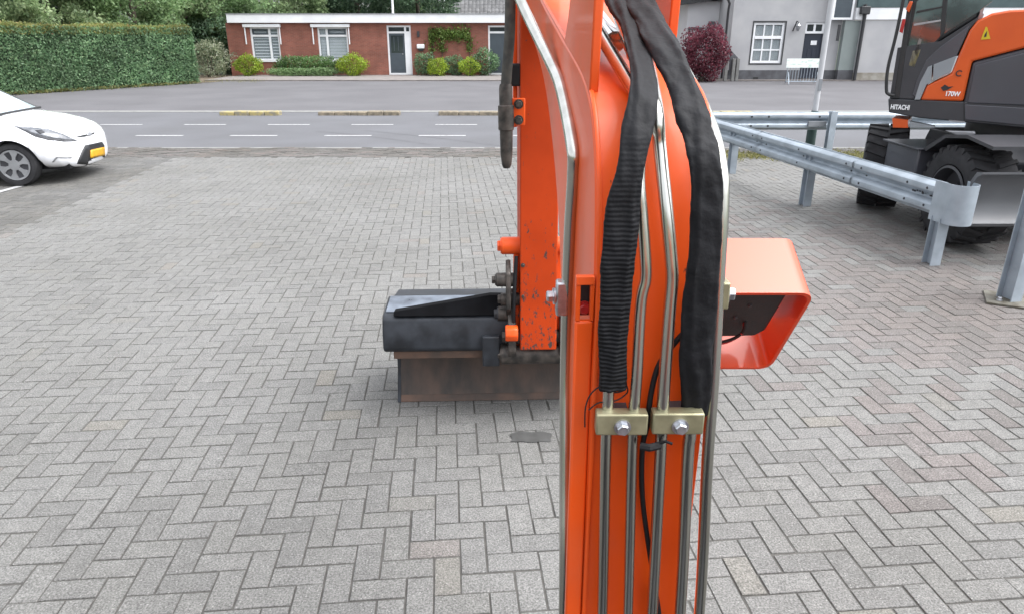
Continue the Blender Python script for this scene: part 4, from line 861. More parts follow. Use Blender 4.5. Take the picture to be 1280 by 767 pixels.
bm = B(); r0 = [Vector((CARX - 1.12 + .08 * math.cos(t), CARY + .55 * math.sin(t), 1.40 + .03 * math.cos(t))) for t in np.linspace(-math.pi / 2, math.pi / 2, n)]
rows = [r0] + [[Vector((CARX + x, CARY + .56 * math.sin(t) * s_, z + .06 * math.cos(t))) for t in np.linspace(-math.pi / 2, math.pi / 2, n)] for x, z, s_ in ((-1.5, 1.42, 1), (-2.2, 1.40, 1), (-2.75, 1.33, .95))]
vs = [[bm.verts.new(p) for p in r_] for r_ in rows]
for A_, B_ in zip(vs, vs[1:]):
    for k in range(n - 1): bm.faces.new((A_[k], A_[k + 1], B_[k + 1], B_[k]))
rf = obj('roof', bm, M['carwhite'], CAR, smooth=60); rf.modifiers.new('solid', 'SOLIDIFY').thickness = .02
for s in (-1, 1):
    bm = B(); bm.faces.new([bm.verts.new((CARX + x, CARY + s * w, z)) for x, w, z in ((-.42, .745, .945), (-1.16, .56, 1.40), (-2.2, .565, 1.40), (-2.72, .54, 1.30), (-2.85, .72, .97))])
    sw = obj('side_window', bm, M['glassd'], CAR); sw.modifiers.new('solid', 'SOLIDIFY').thickness = .008
    bm = B(); tube(bm, [(CARX - .30, CARY + s * .70, .925), (CARX - 1.12, CARY + s * .55, 1.40), (CARX - 2.2, CARY + s * .555, 1.40), (CARX - 2.75, CARY + s * .54, 1.32), (CARX - 2.95, CARY + s * .66, .96)], .022, 8); obj('roof_pillar', bm, M['blackp'], CAR, smooth=60)
bm = B(); bm.faces.new([bm.verts.new((CARX + x, CARY + w, z)) for x, w, z in ((-2.76, -.52, 1.33), (-2.76, .52, 1.33), (-2.98, .64, .98), (-2.98, -.64, .98))]); rw = obj('rear_window', bm, M['glassd'], CAR); rw.modifiers.new('solid', 'SOLIDIFY').thickness = .008

# ------------------------------------------------------------------ hedge, shrubs, trees
ha = gnd(0, 120); hb_ = gnd(249, 104.5); hd = (hb_ - ha).normalized(); hn = Vector((-hd.y, hd.x, 0))
HL0, HL1, HH, HTk = -7.0, (hb_ - ha).length, 2.33, 1.3
hedge = thing('hedge', 'tall clipped green hedge along the far left of the road', 'hedge', tuple(ha))
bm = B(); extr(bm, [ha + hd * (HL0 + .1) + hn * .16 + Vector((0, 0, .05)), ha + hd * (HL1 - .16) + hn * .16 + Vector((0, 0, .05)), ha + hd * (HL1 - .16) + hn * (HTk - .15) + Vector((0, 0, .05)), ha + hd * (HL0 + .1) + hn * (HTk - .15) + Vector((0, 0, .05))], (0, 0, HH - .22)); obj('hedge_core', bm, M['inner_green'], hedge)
def hedgepts(N, zlo, zhi, dep):
    s = rng.uniform(HL0, HL1, N); z = rng.uniform(zlo, zhi, N); lump = .035 * np.sin(s * 2.1) * np.sin(z * 3) + .03 * np.sin(s * 7.3 + 2 * np.sin(z * 5)) * np.sin(z * 6 + s)
    d = rng.exponential(dep, N) + lump + .08 * np.maximum(0, .5 - z) * 0
    return np.array(ha)[None] + np.outer(s, np.array(hd)) + np.outer(d, np.array(hn)) + np.outer(z, (0, 0, 1))
pts = hedgepts(26000, .02, HH, .05)
s = rng.uniform(HL0, HL1, 8000); d = rng.uniform(0, HTk, 8000); topz = HH + .05 * np.sin(s * 1.7) + rng.normal(0, .05, 8000)
tp = np.array(ha)[None] + np.outer(s, np.array(hd)) + np.outer(d, np.array(hn)) + np.outer(topz, (0, 0, 1))
z = rng.uniform(.05, HH, 4000); d = rng.uniform(0, HTk, 4000); e_ = HL1 + rng.normal(0, .06, 4000)
ep = np.array(ha)[None] + np.outer(e_, np.array(hd)) + np.outer(d, np.array(hn)) + np.outer(z, (0, 0, 1))
leaves('foliage', np.concatenate([pts, ep]), .10, LF['hedge'], hedge)
leaves('young_shoots', np.concatenate([tp, hedgepts(5000, HH - .28, HH + .05, .06)]), .08, LF['hedgetop'], hedge)
def shrub(name, label, cat, c, rx, ry, h, N, size, m, group=None, z0=.05, shell=.55, stems=True):
    t = thing(name, label, cat, (c[0], c[1], 0), group)
    u = rng.normal(size=(N, 3)); u /= np.linalg.norm(u, axis=1)[:, None]; r = rng.uniform(shell, 1, (N, 1)) ** .6
    lump = 1 + .14 * np.sin(u[:, :1] * 5 + c[0]) * np.cos(u[:, 2:] * 4) + .10 * np.sin(u[:, 1:2] * 7)
    p = u * r * lump * np.array([rx, ry, h / 2]) + np.array([c[0], c[1], z0 + h / 2]); p[:, 2] = np.maximum(p[:, 2], .03)
    leaves('foliage', p, size, m, t)
    bm = B()
    for k in range(5):
        a = k * 1.26; tube(bm, [(c[0] + .04 * math.cos(a), c[1] + .04 * math.sin(a), 0), (c[0] + rx * .4 * math.cos(a), c[1] + ry * .4 * math.sin(a), z0 + h * .6)], [.025, .01], 6)
    obj('stem', bm, M['bark'], t)
    return t
def tree(name, label, c, h, rx, rz, N, size, m, trunk=.18, clear=1.2, K=40, group=None):
    t = thing(name, label, 'tree', (c[0], c[1], 0), group)
    bm = B(); top_ = Vector((c[0], c[1], h * .85)); tube(bm, [(c[0], c[1], -.1), (c[0] + .05, c[1], h * .3), (c[0] - .08, c[1] + .05, h * .6), top_], [trunk, trunk * .8, trunk * .5, trunk * .15], 8)
    for k in range(9):
        a = k * 2.4; z = h * (.25 + .06 * k); r = rx * (.75 - .03 * k)
        tube(bm, [(c[0], c[1], z), (c[0] + r * .5 * math.cos(a), c[1] + r * .5 * math.sin(a), z + .3), (c[0] + r * math.cos(a), c[1] + r * math.sin(a), z + .9)], [trunk * .35, trunk * .2, trunk * .06], 6)
    obj('trunk', bm, M['bark'], t, smooth=50)
    u = rng.normal(size=(K, 3)); u /= np.linalg.norm(u, axis=1)[:, None]; u *= rng.uniform(.45, 1, (K, 1))
    cc = u * np.array([rx, rx, rz]) + np.array([c[0], c[1], clear + rz])
    idx = rng.integers(0, K, N); sp = rng.uniform(.18, .36, K)[idx][:, None] * rx
    q = rng.normal(size=(N, 3)); q /= np.linalg.norm(q, axis=1)[:, None]
    p = cc[idx] + q * sp * rng.uniform(.35, 1.0, (N, 1)) * np.array([1, 1, .8]); p[:, 2] = np.maximum(p[:, 2], .15)
    leaves('crown', p, size, m, t); return t
grpT = 'trees beyond the hedge and the bungalow'
TR = [(-23.3, 34.5, 8, 2.5, 3.4, 'dark', 'dark green tree behind the far left end of the hedge, over the car'),
      (-20.6, 33.8, 6, 2.2, 2.8, 'light', 'broad pale green tree rising over the left half of the hedge'),
      (-18.4, 37.0, 7.5, 2.6, 3.3, 'mid', 'mid green tree behind the right half of the hedge'),
      (-18.2, 41.5, 6.4, 2.1, 2.9, 'light', 'light green tree over the right end of the hedge'),
      (-16.6, 43.5, 9, 3.2, 4, 'mid', 'tall green tree beside the left corner of the bungalow roof'),
      (-13.6, 46.5, 8, 2.8, 3.6, 'light', 'pale tree behind the bungalow, right of its first window'),
      (-9.6, 47.5, 9, 3.0, 4.2, 'dark', 'dark evergreen behind the bungalow, left of the pale mast'),
      (-12.0, 50, 9, 2.6, 4.2, 'mid', 'green tree far behind the bungalow, above its second window'),
      (-6.0, 48.5, 9, 3.0, 4.2, 'dark', 'dark evergreen behind the bungalow, between the pale mast and the tiled roof'),
      (-28.6, 40, 10, 3.6, 4.6, 'mid', 'large green tree in the back row, cut by the left edge'),
      (-24, 42, 10, 3.4, 4.6, 'dark', 'large dark tree in the back row behind the middle of the hedge'),
      (-19.8, 45, 10, 3.4, 4.6, 'light', 'large pale tree in the back row behind the right end of the hedge'),
      (-8.2, 54, 10, 3.0, 4.4, 'mid', 'green tree in the back row, right behind the pale mast'),
      (10.8, 50, 10, 3.4, 4.4, 'dark', 'dark tree in the gap left of the white outbuilding')]
for x, y, h, rx, rz, k, lab in TR:
    tree('tree', lab, (x, y), h, rx, rz, 24000, .155, LF[k], clear=.3, K=70, group=grpT)
shrub('flowering_shrub', 'pale flowering shrub between the hedge end and the bungalow', 'shrub', (at(268, 85, 39).x, 38.2), 1.3, .9, 1.75, 2500, .10, LF['white'])
shrub('shrub', 'dark green bush at the left corner of the bungalow', 'shrub', (at(268, 60, 41).x, 40.8), 1.7, 1.2, 3.0, 3000, .16, LF['dark'])
BY = 39.5
def bx(px, py=90): return at(px, py, BY).x
gS = 'round lime green shrubs before the bungalow'
shrub('round_shrub', 'round lime green shrub under the first window of the bungalow', 'shrub', (bx(319), BY - .9), .72, .6, 1.05, 2200, .09, LF['lime'], gS)
shrub('round_shrub', 'round lime green shrub under the second window of the bungalow', 'shrub', (bx(445), BY - .9), .85, .6, 1.1, 2600, .09, LF['lime'], gS)
shrub('round_shrub', 'small round lime shrub right of the bungalow front door', 'shrub', (bx(549), BY - 1.0), .55, .5, .9, 1700, .08, LF['lime'], gS)
shrub('round_shrub', 'small round lime shrub below the vine, beside the grey side door', 'shrub', (bx(588), BY - 1.0), .62, .5, .9, 1800, .08, LF['lime'], gS)
shrub('flower_bed', 'low green flowering bed between the two bungalow windows', 'plant', (bx(388), BY - .6), 1.75, .5, 1.0, 6000, .09, LF['shrub'])
shrub('flower_bed', 'low ground cover strip along the front of the flower bed', 'plant', (bx(388), BY - 1.15), 2.1, .40, .42, 3500, .08, LF['mid'])
shrub('bush', 'dark bush right of the letterbox on the bungalow', 'shrub', (bx(533), BY - .5), .60, .4, 1.15, 1500, .09, LF['hedge'])
shrub('bush', 'low dark bush between the two small lime shrubs', 'shrub', (bx(568), BY - .45), .7, .35, 1.0, 1500, .09, LF['hedge'])
shrub('bush', 'dark leafy bush in front of the grey side door', 'shrub', (bx(607), BY - .6), .78, .45, 1.35, 2000, .10, LF['hedge'])
t = thing('climbing_vine', 'green vine trained along the brick wall right of the front door', 'plant', (bx(570), BY - .1, 0))
N = 1500; xx = rng.uniform(bx(536, 45), bx(588, 45), N); zz = at(560, 43, BY).z + rng.normal(0, .17, N)
p1 = np.stack([xx, BY - .05 - rng.exponential(.07, N), zz], 1); xx = rng.choice([bx(540, 50), bx(553, 55), bx(587, 55)], 500) + rng.normal(0, .12, 500)
p2 = np.stack([xx, BY - .05 - rng.exponential(.05, 500), rng.uniform(1.2, at(560, 45, BY).z, 500)], 1)
leaves('foliage', np.concatenate([p1, p2]), .11, LF['vine'], t)
bm = B()
for px in (541, 553, 587): tube(bm, [(bx(px + 4), BY - .04, 0), (bx(px, 70), BY - .05, 1.0), (bx(px, 50), BY - .05, at(px, 45, BY).z)], .02, 6)
obj('stem', bm, M['bark'], t)
pb = gnd(884, 103)
shrub('purple_shrub', 'round purple leaved shrub before the white gable', 'shrub', (at(872, 75, 35.5).x, 34.4), 1.12, 1.0, 2.5, 7000, .11, LF['purple'], z0=.0, shell=.35)

# ------------------------------------------------------------------ bungalow
BU = thing('bungalow', 'low red brick bungalow with white flat roof edge across the road', 'house', (bx(450), BY, 0))
xL, xR = bx(290, 92), 3.6; zT = at(400, 29, BY).z
def wall_holes(bm, x0, x1, z0, z1, holes, y, t):
    """front wall with rectangular openings; holes = (xa, xb, za, zb) sorted by x"""
    x = x0
    for xa, xb, za, zb in holes:
        box(bm, (x, y, z0), (xa, y + t, z1))
        if za > z0: box(bm, (xa, y, z0), (xb, y + t, za))
        if zb < z1: box(bm, (xa, y, zb), (xb, y + t, z1))
        x = xb
    box(bm, (x, y, z0), (x1, y + t, z1))
z_of = lambda py, px=400: at(px, py, BY).z
H1 = (bx(311.5, 35), bx(352, 75), z_of(76), z_of(34)); H2 = (bx(396, 35), bx(437, 75), z_of(76), z_of(34))
D1 = (bx(483, 35), bx(516, 93), .05, z_of(32)); D2 = (bx(610, 35), bx(645, 93), .05, z_of(32))
bm = B(); wall_holes(bm, xL, xR, 0, zT, [H1, H2, D1, D2], BY, .25); wl = obj('wall', bm, M['brick'], BU)
bm = B(); box(bm, (xL, BY + .25, 0), (xL + .25, BY + 6, zT)); box(bm, (xR - .25, BY + .25, 0), (xR, BY + 6, zT)); box(bm, (xL + .25, BY + 5.75, 0), (xR - .25, BY + 6, zT)); obj('wall', bm, M['brick'], BU)
bm = B(); box(bm, (xL + .3, BY + 1.2, 0), (xR - .3, BY + 1.3, zT)); obj('room_wall', bm, M['glassd'], BU)
bm = B(); box(bm, (at(283, 24, BY - .25).x, BY - .25, zT), (xR + .3, BY + 6.2, z_of(18.3))); fa = obj('roof_fascia', bm, M['white'], BU, bevel=.01)
bm = B(); box(bm, (at(283, 24, BY - .25).x - .03, BY - .28, z_of(18.3)), (xR + .33, BY + 6.23, z_of(18.3) + .04)); obj('roof_trim', bm, M['silver'], fa)
def frame(bm, x0, x1, z0, z1, y, w=.06, d=.07):
    box(bm, (x0, y, z0), (x0 + w, y + d, z1)); box(bm, (x1 - w, y, z0), (x1, y + d, z1)); box(bm, (x0 + w, y, z0), (x1 - w, y + d, z0 + w)); box(bm, (x0 + w, y, z1 - w), (x1 - w, y + d, z1))
def window(h, mull, tz, blind, flip):
    x0, x1, z0, z1 = h; y = BY + .06
    bm = B(); frame(bm, x0, x1, z0, z1, y, .09); xm = x0 + (x1 - x0) * mull; zm = z0 + (z1 - z0) * tz
    box(bm, (xm - .055, y + .003, z0 + .09), (xm + .055, y + .067, z1 - .09)); box(bm, (x0 + .09, y + .005, zm - .05), (xm - .055, y + .065, zm + .05)); box(bm, (xm + .055, y + .005, zm - .05), (x1 - .09, y + .065, zm + .05))
    w = obj('window', bm, M['white'], BU, bevel=.006)
    bm = B(); xa, xb = (x0 + .13, xm - .09) if not flip else (xm + .09, x1 - .13); frame(bm, xa, xb, zm + .08, z1 - .12, y - .01, .05, .05); obj('vent_frame', bm, M['slate'], w)
    bm = B(); box(bm, (x0 + .09, y + .04, z0 + .09), (x1 - .09, y + .046, z1 - .09)); obj('pane', M['glassclear'] and bm, M['glassclear'], w)
    z = z0 + .16
    while z < z1 - .12:
        for xa, xb in ((x0 + .10, xm - .06), (xm + .06, x1 - .10)):
            bm = B(); extr(bm, [(xa, y + .12, z), (xa, y + .16, z + blind), (xa, y + .165, z + blind), (xa, y + .125, z)], (xb - xa, 0, 0)); obj('blind_slat', bm, M['blind'], w)
        z += .15
    bm = B(); box(bm, (x0 - .05, BY - .06, z0 - .07), (x1 + .05, BY + .06, z0)); obj('sill', bm, M['white'], w, bevel=.006)
    ax0, ax1 = x0 - .30, x1 + .16
    bm = B(); box(bm, (ax0, BY - .18, z1 - .02), (ax1, BY - .002, z1 + .14)); aw = obj('awning', bm, M['white'], BU, bevel=.02)
    for xa in (ax0 + .06, ax1 - .10):
        bm = B(); box(bm, (xa, BY - .12, z1 - .85), (xa + .055, BY - .06, z1 - .021)); obj('awning_arm', bm, M['white'], aw, bevel=.006)
    return w
mgc = bpy.data.materials.new('clear_glass'); mgc.use_nodes = True; q = mgc.node_tree; bs = q.nodes['Principled BSDF']; bs.inputs['Roughness'].default_value = .03; bs.inputs['Alpha'].default_value = .18; bs.inputs['Base Color'].default_value = (.5, .6, .65, 1); M['glassclear'] = mgc
window(H1, .66, .74, .075, False); window(H2, .30, .74, .14, True)
def door(d, lead, side):
    x0, x1, z0, z1 = d; y = BY + .05; zl = z0 + (z1 - z0) * .86; xs2 = x0 + (x1 - x0) * side
    bm = B(); frame(bm, x0, x1, z0, z1, y, .09); box(bm, (x0 + .09, y + .004, zl - .05), (xs2, y + .066, zl + .05))
    if side < .95: box(bm, (xs2, y + .002, z0 + .09), (x1 - .09, y + .068, zl + .05)); box(bm, (xs2, y + .003, zl + .05), (xs2 + .10, y + .067, z1 - .09))
    fr = obj('door_frame', bm, M['white'], BU, bevel=.006)
    bm = B(); box(bm, (x0 + .09, y + .03, z0 + .09), (xs2, y + .055, zl - .05)); dr = obj('door', bm, M['slate'], BU, bevel=.004)
    bm = B(); box(bm, (x0 + .10, y + .03, zl + .05), (x1 - .1, y + .04, z1 - .09)); obj('fanlight', bm, M['glassd'], fr)
    if side < .95:
        bm = B(); box(bm, (x0 + .18, y + .022, z0 + 1.1), (xs2 - .09, y + .029, zl - .15)); obj('door_glass', bm, M['glassd'], dr)
        for k in range(2):
            bm = B(); xg = x0 + .33 + k * .22; box(bm, (xg, y + .015, z0 + 1.2), (xg + .03, y + .021, zl - .22)); obj('glazing_bar', bm, M['slate'], dr)
        bm = B(); box(bm, (x0 + .20, y + .021, z0 + .25), (xs2 - .11, y + .0295, z0 + .95)); obj('door_panel', bm, M['slate'], dr, bevel=.006)
    bm = B(); cyl(bm, (xs2 - .13, y + .03, z0 + 1.05), (xs2 - .13, y - .03, z0 + 1.05), .03, 12); obj('door_handle', bm, M['silver'], dr, smooth=40)
door(D1, .5, .72); door(D2, .5, .97)
a = at(526, 58, BY); bm = B(); box(bm, (a.x - .2, BY - .14, a.z - .12), (a.x + .2, BY - .002, a.z + .10)); mb_ = obj('letterbox', bm, M['white'], BU, bevel=.03)
bm = B(); extr(bm, [(a.x - .16, BY - .12, a.z - .12), (a.x + .17, BY - .12, a.z - .12), (a.x + .12, BY - .12, a.z - .24), (a.x - .1, BY - .12, a.z - .24)], (0, .11, 0)); obj('newspaper_holder', bm, M['blackp'], mb_, bevel=.01)
a = at(523, 43, BY); bm = B(); box(bm, (a.x - .06, BY - .12, a.z - .14), (a.x + .06, BY - .002, a.z + .14)); obj('wall_lamp', bm, M['dpanel'], BU, bevel=.02)
# wheelie bin
a = at(646, 96, 39.0); t = thing('wheelie_bin', 'black wheelie bin beside the grey side door of the bungalow', 'bin', (a.x + .1, 39.0, .05))
bm = B(); extr(bm, [(a.x - .15, 38.75, .08), (a.x + .38, 38.75, .08), (a.x + .42, 38.7, 1.0), (a.x - .19, 38.7, 1.0)], (0, .55, 0)); obj('body', bm, M['blackp'], t, bevel=.02)
bm = B(); extr(bm, [(a.x - .21, 38.67, 1.002), (a.x + .44, 38.67, 1.002), (a.x + .42, 38.7, 1.08), (a.x - .19, 38.7, 1.08)], (0, .62, 0)); obj('lid', bm, M['blackp'], t, bevel=.02)
for dx in (-.12, .36):
    bm = B(); cyl(bm, (a.x + dx - .03, 39.28, .15), (a.x + dx + .03, 39.28, .15), .1, 16); obj('wheel', bm, M['rubber'], t, smooth=40)
# pale mast behind the bungalow
a = at(495, 18, 47); t = tag(obj('mast', cyl(B(), (a.x, 45.8, 0), (a.x, 45.8, 7), .07), M['white'], None, smooth=40), 'thin pale mast rising behind the bungalow roof', 'pole')
# tiled house behind the bungalow
TY = 50.0; x0 = at(549, 10, TY).x; x1 = 8.0
TH_ = thing('tiled_house', 'house with grey tiled roof behind the right part of the bungalow', 'house', (x0 + 4, TY, 0))
bm = B(); extr(bm, [(x0 + .3, TY + .3, 0), (x0 + .3, TY + 8, 0), (x0 + .3, TY + 8, 2.6), (x0 + .3, TY + 4.2, 5.9), (x0 + .3, TY + .3, 2.6)], (x1 - x0 - .6, 0, 0)); obj('wall', bm, M['brick'], TH_)
bm = B(); sl = (6.2 - 2.45) / 4.3
for r_ in range(16):
    y0 = TY - .1 + r_ * .27
    for k in range(int((x1 - x0 - .3) / .26)):
        xa = x0 + .24 + k * .26
        extr(bm, [(xa, y0, 2.50 + r_ * .27 * sl + .055), (xa + .09, y0, 2.50 + r_ * .27 * sl + .085), (xa + .17, y0, 2.50 + r_ * .27 * sl + .085), (xa + .25, y0, 2.50 + r_ * .27 * sl + .05), (xa + .25, y0, 2.50 + r_ * .27 * sl), (xa, y0, 2.50 + r_ * .27 * sl)], (0, .30, .30 * sl - .02))
obj('roof_tiles', bm, M['tile'], TH_, kind='stuff')
bm = B(); extr(bm, [(x0 + .2, TY - .15, 2.42), (x0 + .2, TY + 4.22, 6.16), (x0 + .2, TY + 8.4, 2.42), (x0 + .2, TY + 8.4, 2.30), (x0 + .2, TY + 4.22, 6.0), (x0 + .2, TY - .15, 2.30)], (x1 - x0 - .4, 0, 0)); obj('roof', bm, M['tile'], TH_)
bm = B(); extr(bm, [(x0, TY - .2, 2.35), (x0, TY + 4.22, 6.32), (x0, TY + 8.5, 2.35), (x0, TY + 8.5, 2.62), (x0, TY + 4.22, 6.6), (x0, TY - .2, 2.62)], (.22, 0, 0)); obj('barge_board', bm, M['white'], TH_)

# ------------------------------------------------------------------ white rendered house on the right
HYY = 35.3
WH = thing('white_house', 'pale grey rendered house with white sash window and dark plinth', 'house', (13.5, HYY, 0))
hx = lambda px, py=60: at(px, py, HYY).x
hz_ = lambda py, px=950: at(px, py, HYY).z
xa, xb = hx(912, 60), hx(1048, 60)
WIN = (hx(938, 74), hx(976, 74), hz_(79), hz_(28.5)); DOR = (hx(1003, 65), hx(1027, 65), .1, hz_(28))
bm = B(); wall_holes(bm, xa, xb, hz_(88), 6.5, [WIN, (DOR[0], DOR[1], hz_(88), DOR[3])], HYY, .3); obj('wall', bm, M['render'], WH)
bm = B(); wall_holes(bm, xa - .02, xb, 0, hz_(88) - .001, [(DOR[0], DOR[1], 0, hz_(88) - .001)], HYY - .035, .33); obj('plinth', bm, M['plinth'], WH)
bm = B(); box(bm, (xa, HYY + .3, 0), (xa + .3, HYY + 7, 6.5)); box(bm, (xa + .3, HYY + 6.7, 0), (xb, HYY + 7, 6.5)); obj('wall', bm, M['render'], WH)
bm = B(); extr(bm, [(xa - .4, HYY - .4, 6.5), (xa - .4, HYY + 7.4, 6.5), (xa - .4, HYY + 3.5, 9.5)], (xb - xa + 4.6, 0, 0)); obj('roof', bm, M['tile'], WH)
bm = B(); box(bm, (xa + .4, HYY + 1.5, .2), (xb - .1, HYY + 1.6, 6)); obj('room_wall', bm, M['glassd'], WH)
x0, x1, z0, z1 = WIN; y = HYY + .05
bm = B(); frame(bm, x0, x1, z0, z1, y, .10, .08); zm = z0 + (z1 - z0) * .635; box(bm, (x0 + .10, y - .02, zm - .07), (x1 - .10, y + .075, zm + .07))
wn = obj('window', bm, M['white'], WH, bevel=.006)
for zlo, zhi, rows_ in ((z0 + .10, zm - .07, 2), (zm + .07, z1 - .10, 1)):
    cw_ = (x1 - x0 - .2) / 3
    for k in (1, 2):
        bm = B(); xg = x0 + .10 + cw_ * k; box(bm, (xg - .03, y + .01, zlo), (xg + .03, y + .06, zhi)); obj('glazing_bar', bm, M['white'], wn)
    if rows_ == 2:
        bm = B(); zg = (zlo + zhi) / 2; box(bm, (x0 + .10, y + .013, zg - .03), (x1 - .10, y + .057, zg + .03)); obj('glazing_bar', bm, M['white'], wn)
    for r_ in range(rows_):
        for k in range(3):
            bm = B(); h_ = (zhi - zlo) / rows_; box(bm, (x0 + .10 + cw_ * k + .031, y + .03, zlo + h_ * r_ + .031), (x0 + .10 + cw_ * (k + 1) - .031, y + .036, zlo + h_ * (r_ + 1) - .031)); obj('pane', bm, M['glassclear'], wn)
bm = B(); box(bm, (x0 + .06, y + .14, z0 + .1), (x1 - .06, y + .15, z1 - .1)); obj('curtain', bm, M['curtain'], wn)
bm = B(); frame(bm, x0 - .07, x1 + .07, z0 - .08, z1 + .07, HYY - .012, .06, .05); obj('window_surround', bm, M['pipe'], wn)
x0, x1, z0, z1 = DOR; zl = z0 + (z1 - z0) * .80
bm = B(); frame(bm, x0 + .0, x1, zl, z1, HYY + .08, .10, .08); box(bm, ((x0 + x1) / 2 - .05, HYY + .083, zl + .1), ((x0 + x1) / 2 + .05, HYY + .157, z1 - .1)); fl = obj('fanlight', bm, M['white'], WH, bevel=.005)
bm = B(); box(bm, (x0 + .1, HYY + .12, zl + .1), (x1 - .1, HYY + .13, z1 - .1)); obj('pane', bm, M['glassd'], fl)
bm = B(); box(bm, (x0, HYY + .14, z0), (x1, HYY + .2, zl - .002)); dr = obj('door', bm, M['navy'], WH, bevel=.006)
for k in range(4):
    bm = B(); w_ = (x1 - x0) / 4; box(bm, (x0 + w_ * k + .04, HYY + .125, z0 + .15), (x0 + w_ * (k + 1) - .03, HYY + .139, z0 + 1.3)); obj('door_panel', bm, M['navy'], dr, bevel=.006)
a = at(1019, 54, HYY); bm = B(); box(bm, (a.x - .16, HYY + .12, a.z - .09), (a.x + .12, HYY + .139, a.z + .10)); obj('door_notice', bm, M['white'], dr)
a = at(994, 33, HYY); bm = B(); tube(bm, [(a.x - .08, HYY - .01, a.z - .20), (a.x - .10, HYY - .14, a.z - .10), (a.x - .02, HYY - .22, a.z + .22), (a.x + .05, HYY - .24, a.z + .15)], .03, 8); wl_ = obj('wall_lantern', bm, M['pipe'], WH, smooth=40)
bm = B(); lathe(bm, [(.05, -.22), (.11, -.02), (.14, 0), (.05, .12), (.001, .15)], (a.x + .06, HYY - .24, a.z), (0, 0, 1), 12); obj('lantern_glass', bm, M['silver'], wl_, smooth=30)
a = at(944, 98, HYY); bm = B(); box(bm, (a.x - .12, HYY - .05, a.z - .05), (a.x + .12, HYY - .036, a.z + .05)); obj('vent_grille', bm, M['blackp'], WH)
# lower wing with white gable wall, left
WY = 37.6; wx = lambda px, py=40: at(px, py, WY).x
WG = thing('white_wing', 'low white outbuilding with dark eaves behind the purple shrub', 'house', (10.2, WY, 0))
bm = B(); box(bm, (wx(858), WY, 0), (xa - .012, WY + 5, at(880, 2, WY).z)); obj('wall', bm, M['renderw'], WG)
e0, e1 = at(845, 7.5, WY - .4), at(914, -1, WY - .4)
bm = B(); extr(bm, [(e0.x, WY - .4, e0.z), (xa - .012, WY - .4, e1.z), (xa - .012, WY - .4, e1.z + .25), (e0.x, WY - .4, e0.z + .22)], (0, .39, 0)); ev = obj('eaves', bm, M['pipe'], WG, bevel=.01)
bm = B(); extr(bm, [(e0.x - .1, WY - .42, e0.z + .26), (e0.x - .1, WY + 5.4, e0.z + .26), (e0.x - .1, WY + 2.5, e0.z + 2.2)], (xa - .012 - e0.x, 0, 0)); obj('roof', bm, M['tile'], WG)
a = at(889, 33, WY); bm = B(); box(bm, (a.x - .15, WY - .12, a.z - .3), (a.x + .15, WY - .002, a.z + .22)); obj('meter_box', bm, M['plinth'], WG, bevel=.01)
a = at(870, 36, WY); bm = B(); box(bm, (a.x - .4, WY - .10, a.z - .06), (a.x + .35, WY - .002, a.z + .06)); obj('ledge', bm, M['plinth'], WG, bevel=.01)
px_ = at(909, 30, HYY - .12).x
bm = B(); tube(bm, [(px_ - .15, HYY - .25, hz_(-2)), (px_, HYY - .2, hz_(5)), (px_, HYY - .10, hz_(12)), (px_, HYY - .10, .1)], .055, 10); obj('downpipe', bm, M['pipe'], WH, smooth=40)
# garage building to the right
GYY = 35.0; gxx = lambda px, py=60: at(px, py, GYY).x; gz = lambda py: at(1080, py, GYY).z
GA = thing('shop_building', 'grey shop building with white sign band, behind the cab of the wheeled excavator', 'building', (21, GYY, 0))
xc, xd, xe = xb + .012, gxx(1071, 60), 26.0
bm = B(); box(bm, (xc, GYY, gz(88)), (xd, GYY + .3, gz(26))); obj('wall', bm, M['renderg'], GA)
bm = B(); box(bm, (xc, GYY - .03, 0), (xd, GYY + .3, gz(88) - .002)); obj('plinth', bm, M['plinth'], GA)
bm = B(); box(bm, (xd + .002, GYY - .10, gz(91)), (xe, GYY + .3, gz(26))); obj('wall', bm, M['render'], GA)
bm = B(); box(bm, (xd + .002, GYY - .13, 0), (xe, GYY + .3, gz(91) - .002)); obj('plinth', bm, M['stain'], GA)
bm = B(); box(bm, (xc, GYY - .02, gz(26) + .002), (gxx(1069, 15), GYY + .3, 6.4)); obj('upper_wall', bm, M['render'], GA)
x0, x1, z0, z1 = gxx(1040, 15), gxx(1066, 15), gz(25), 5.6
bm = B(); frame(bm, x0, x1, z0, z1, GYY - .07, .09, .06); w_ = obj('window', bm, M['white'], GA); bm = B(); box(bm, (x0 + .09, GYY - .045, z0 + .09), (x1 - .09, GYY - .035, z1 - .09)); obj('pane', bm, M['slate'], w_)
bm = B(); box(bm, (gxx(1069, 15), GYY - .14, gz(25)), (xe, GYY + .3, gz(10))); obj('sign_band', bm, M['white'], GA, bevel=.01)
bm = B(); box(bm, (gxx(1069, 15), GYY - .16, gz(10) + .002), (xe, GYY + .3, 6.4)); obj('fascia', bm, M['teal'], GA, bevel=.01)
px_ = gxx(1072, 60); bm = B(); tube(bm, [(gxx(1079, 6), GYY - .22, gz(6)), (px_, GYY - .2, gz(16)), (px_, GYY - .2, .05)], .075, 10); obj('downpipe', bm, M['pipe'], GA, smooth=40)
bm = B(); a = at(1081, 11, GYY - .2); box(bm, (a.x - .22, GYY - .36, a.z - .25), (a.x + .22, GYY - .165, a.z + .1)); obj('hopper', bm, M['pipe'], GA, bevel=.04)
bm = B(); a = at(1048, 40, GYY); box(bm, (a.x - .06, GYY - .05, a.z - .4), (a.x + .06, GYY - .002, a.z + .3)); obj('wall_bracket', bm, M['pipe'], GA)
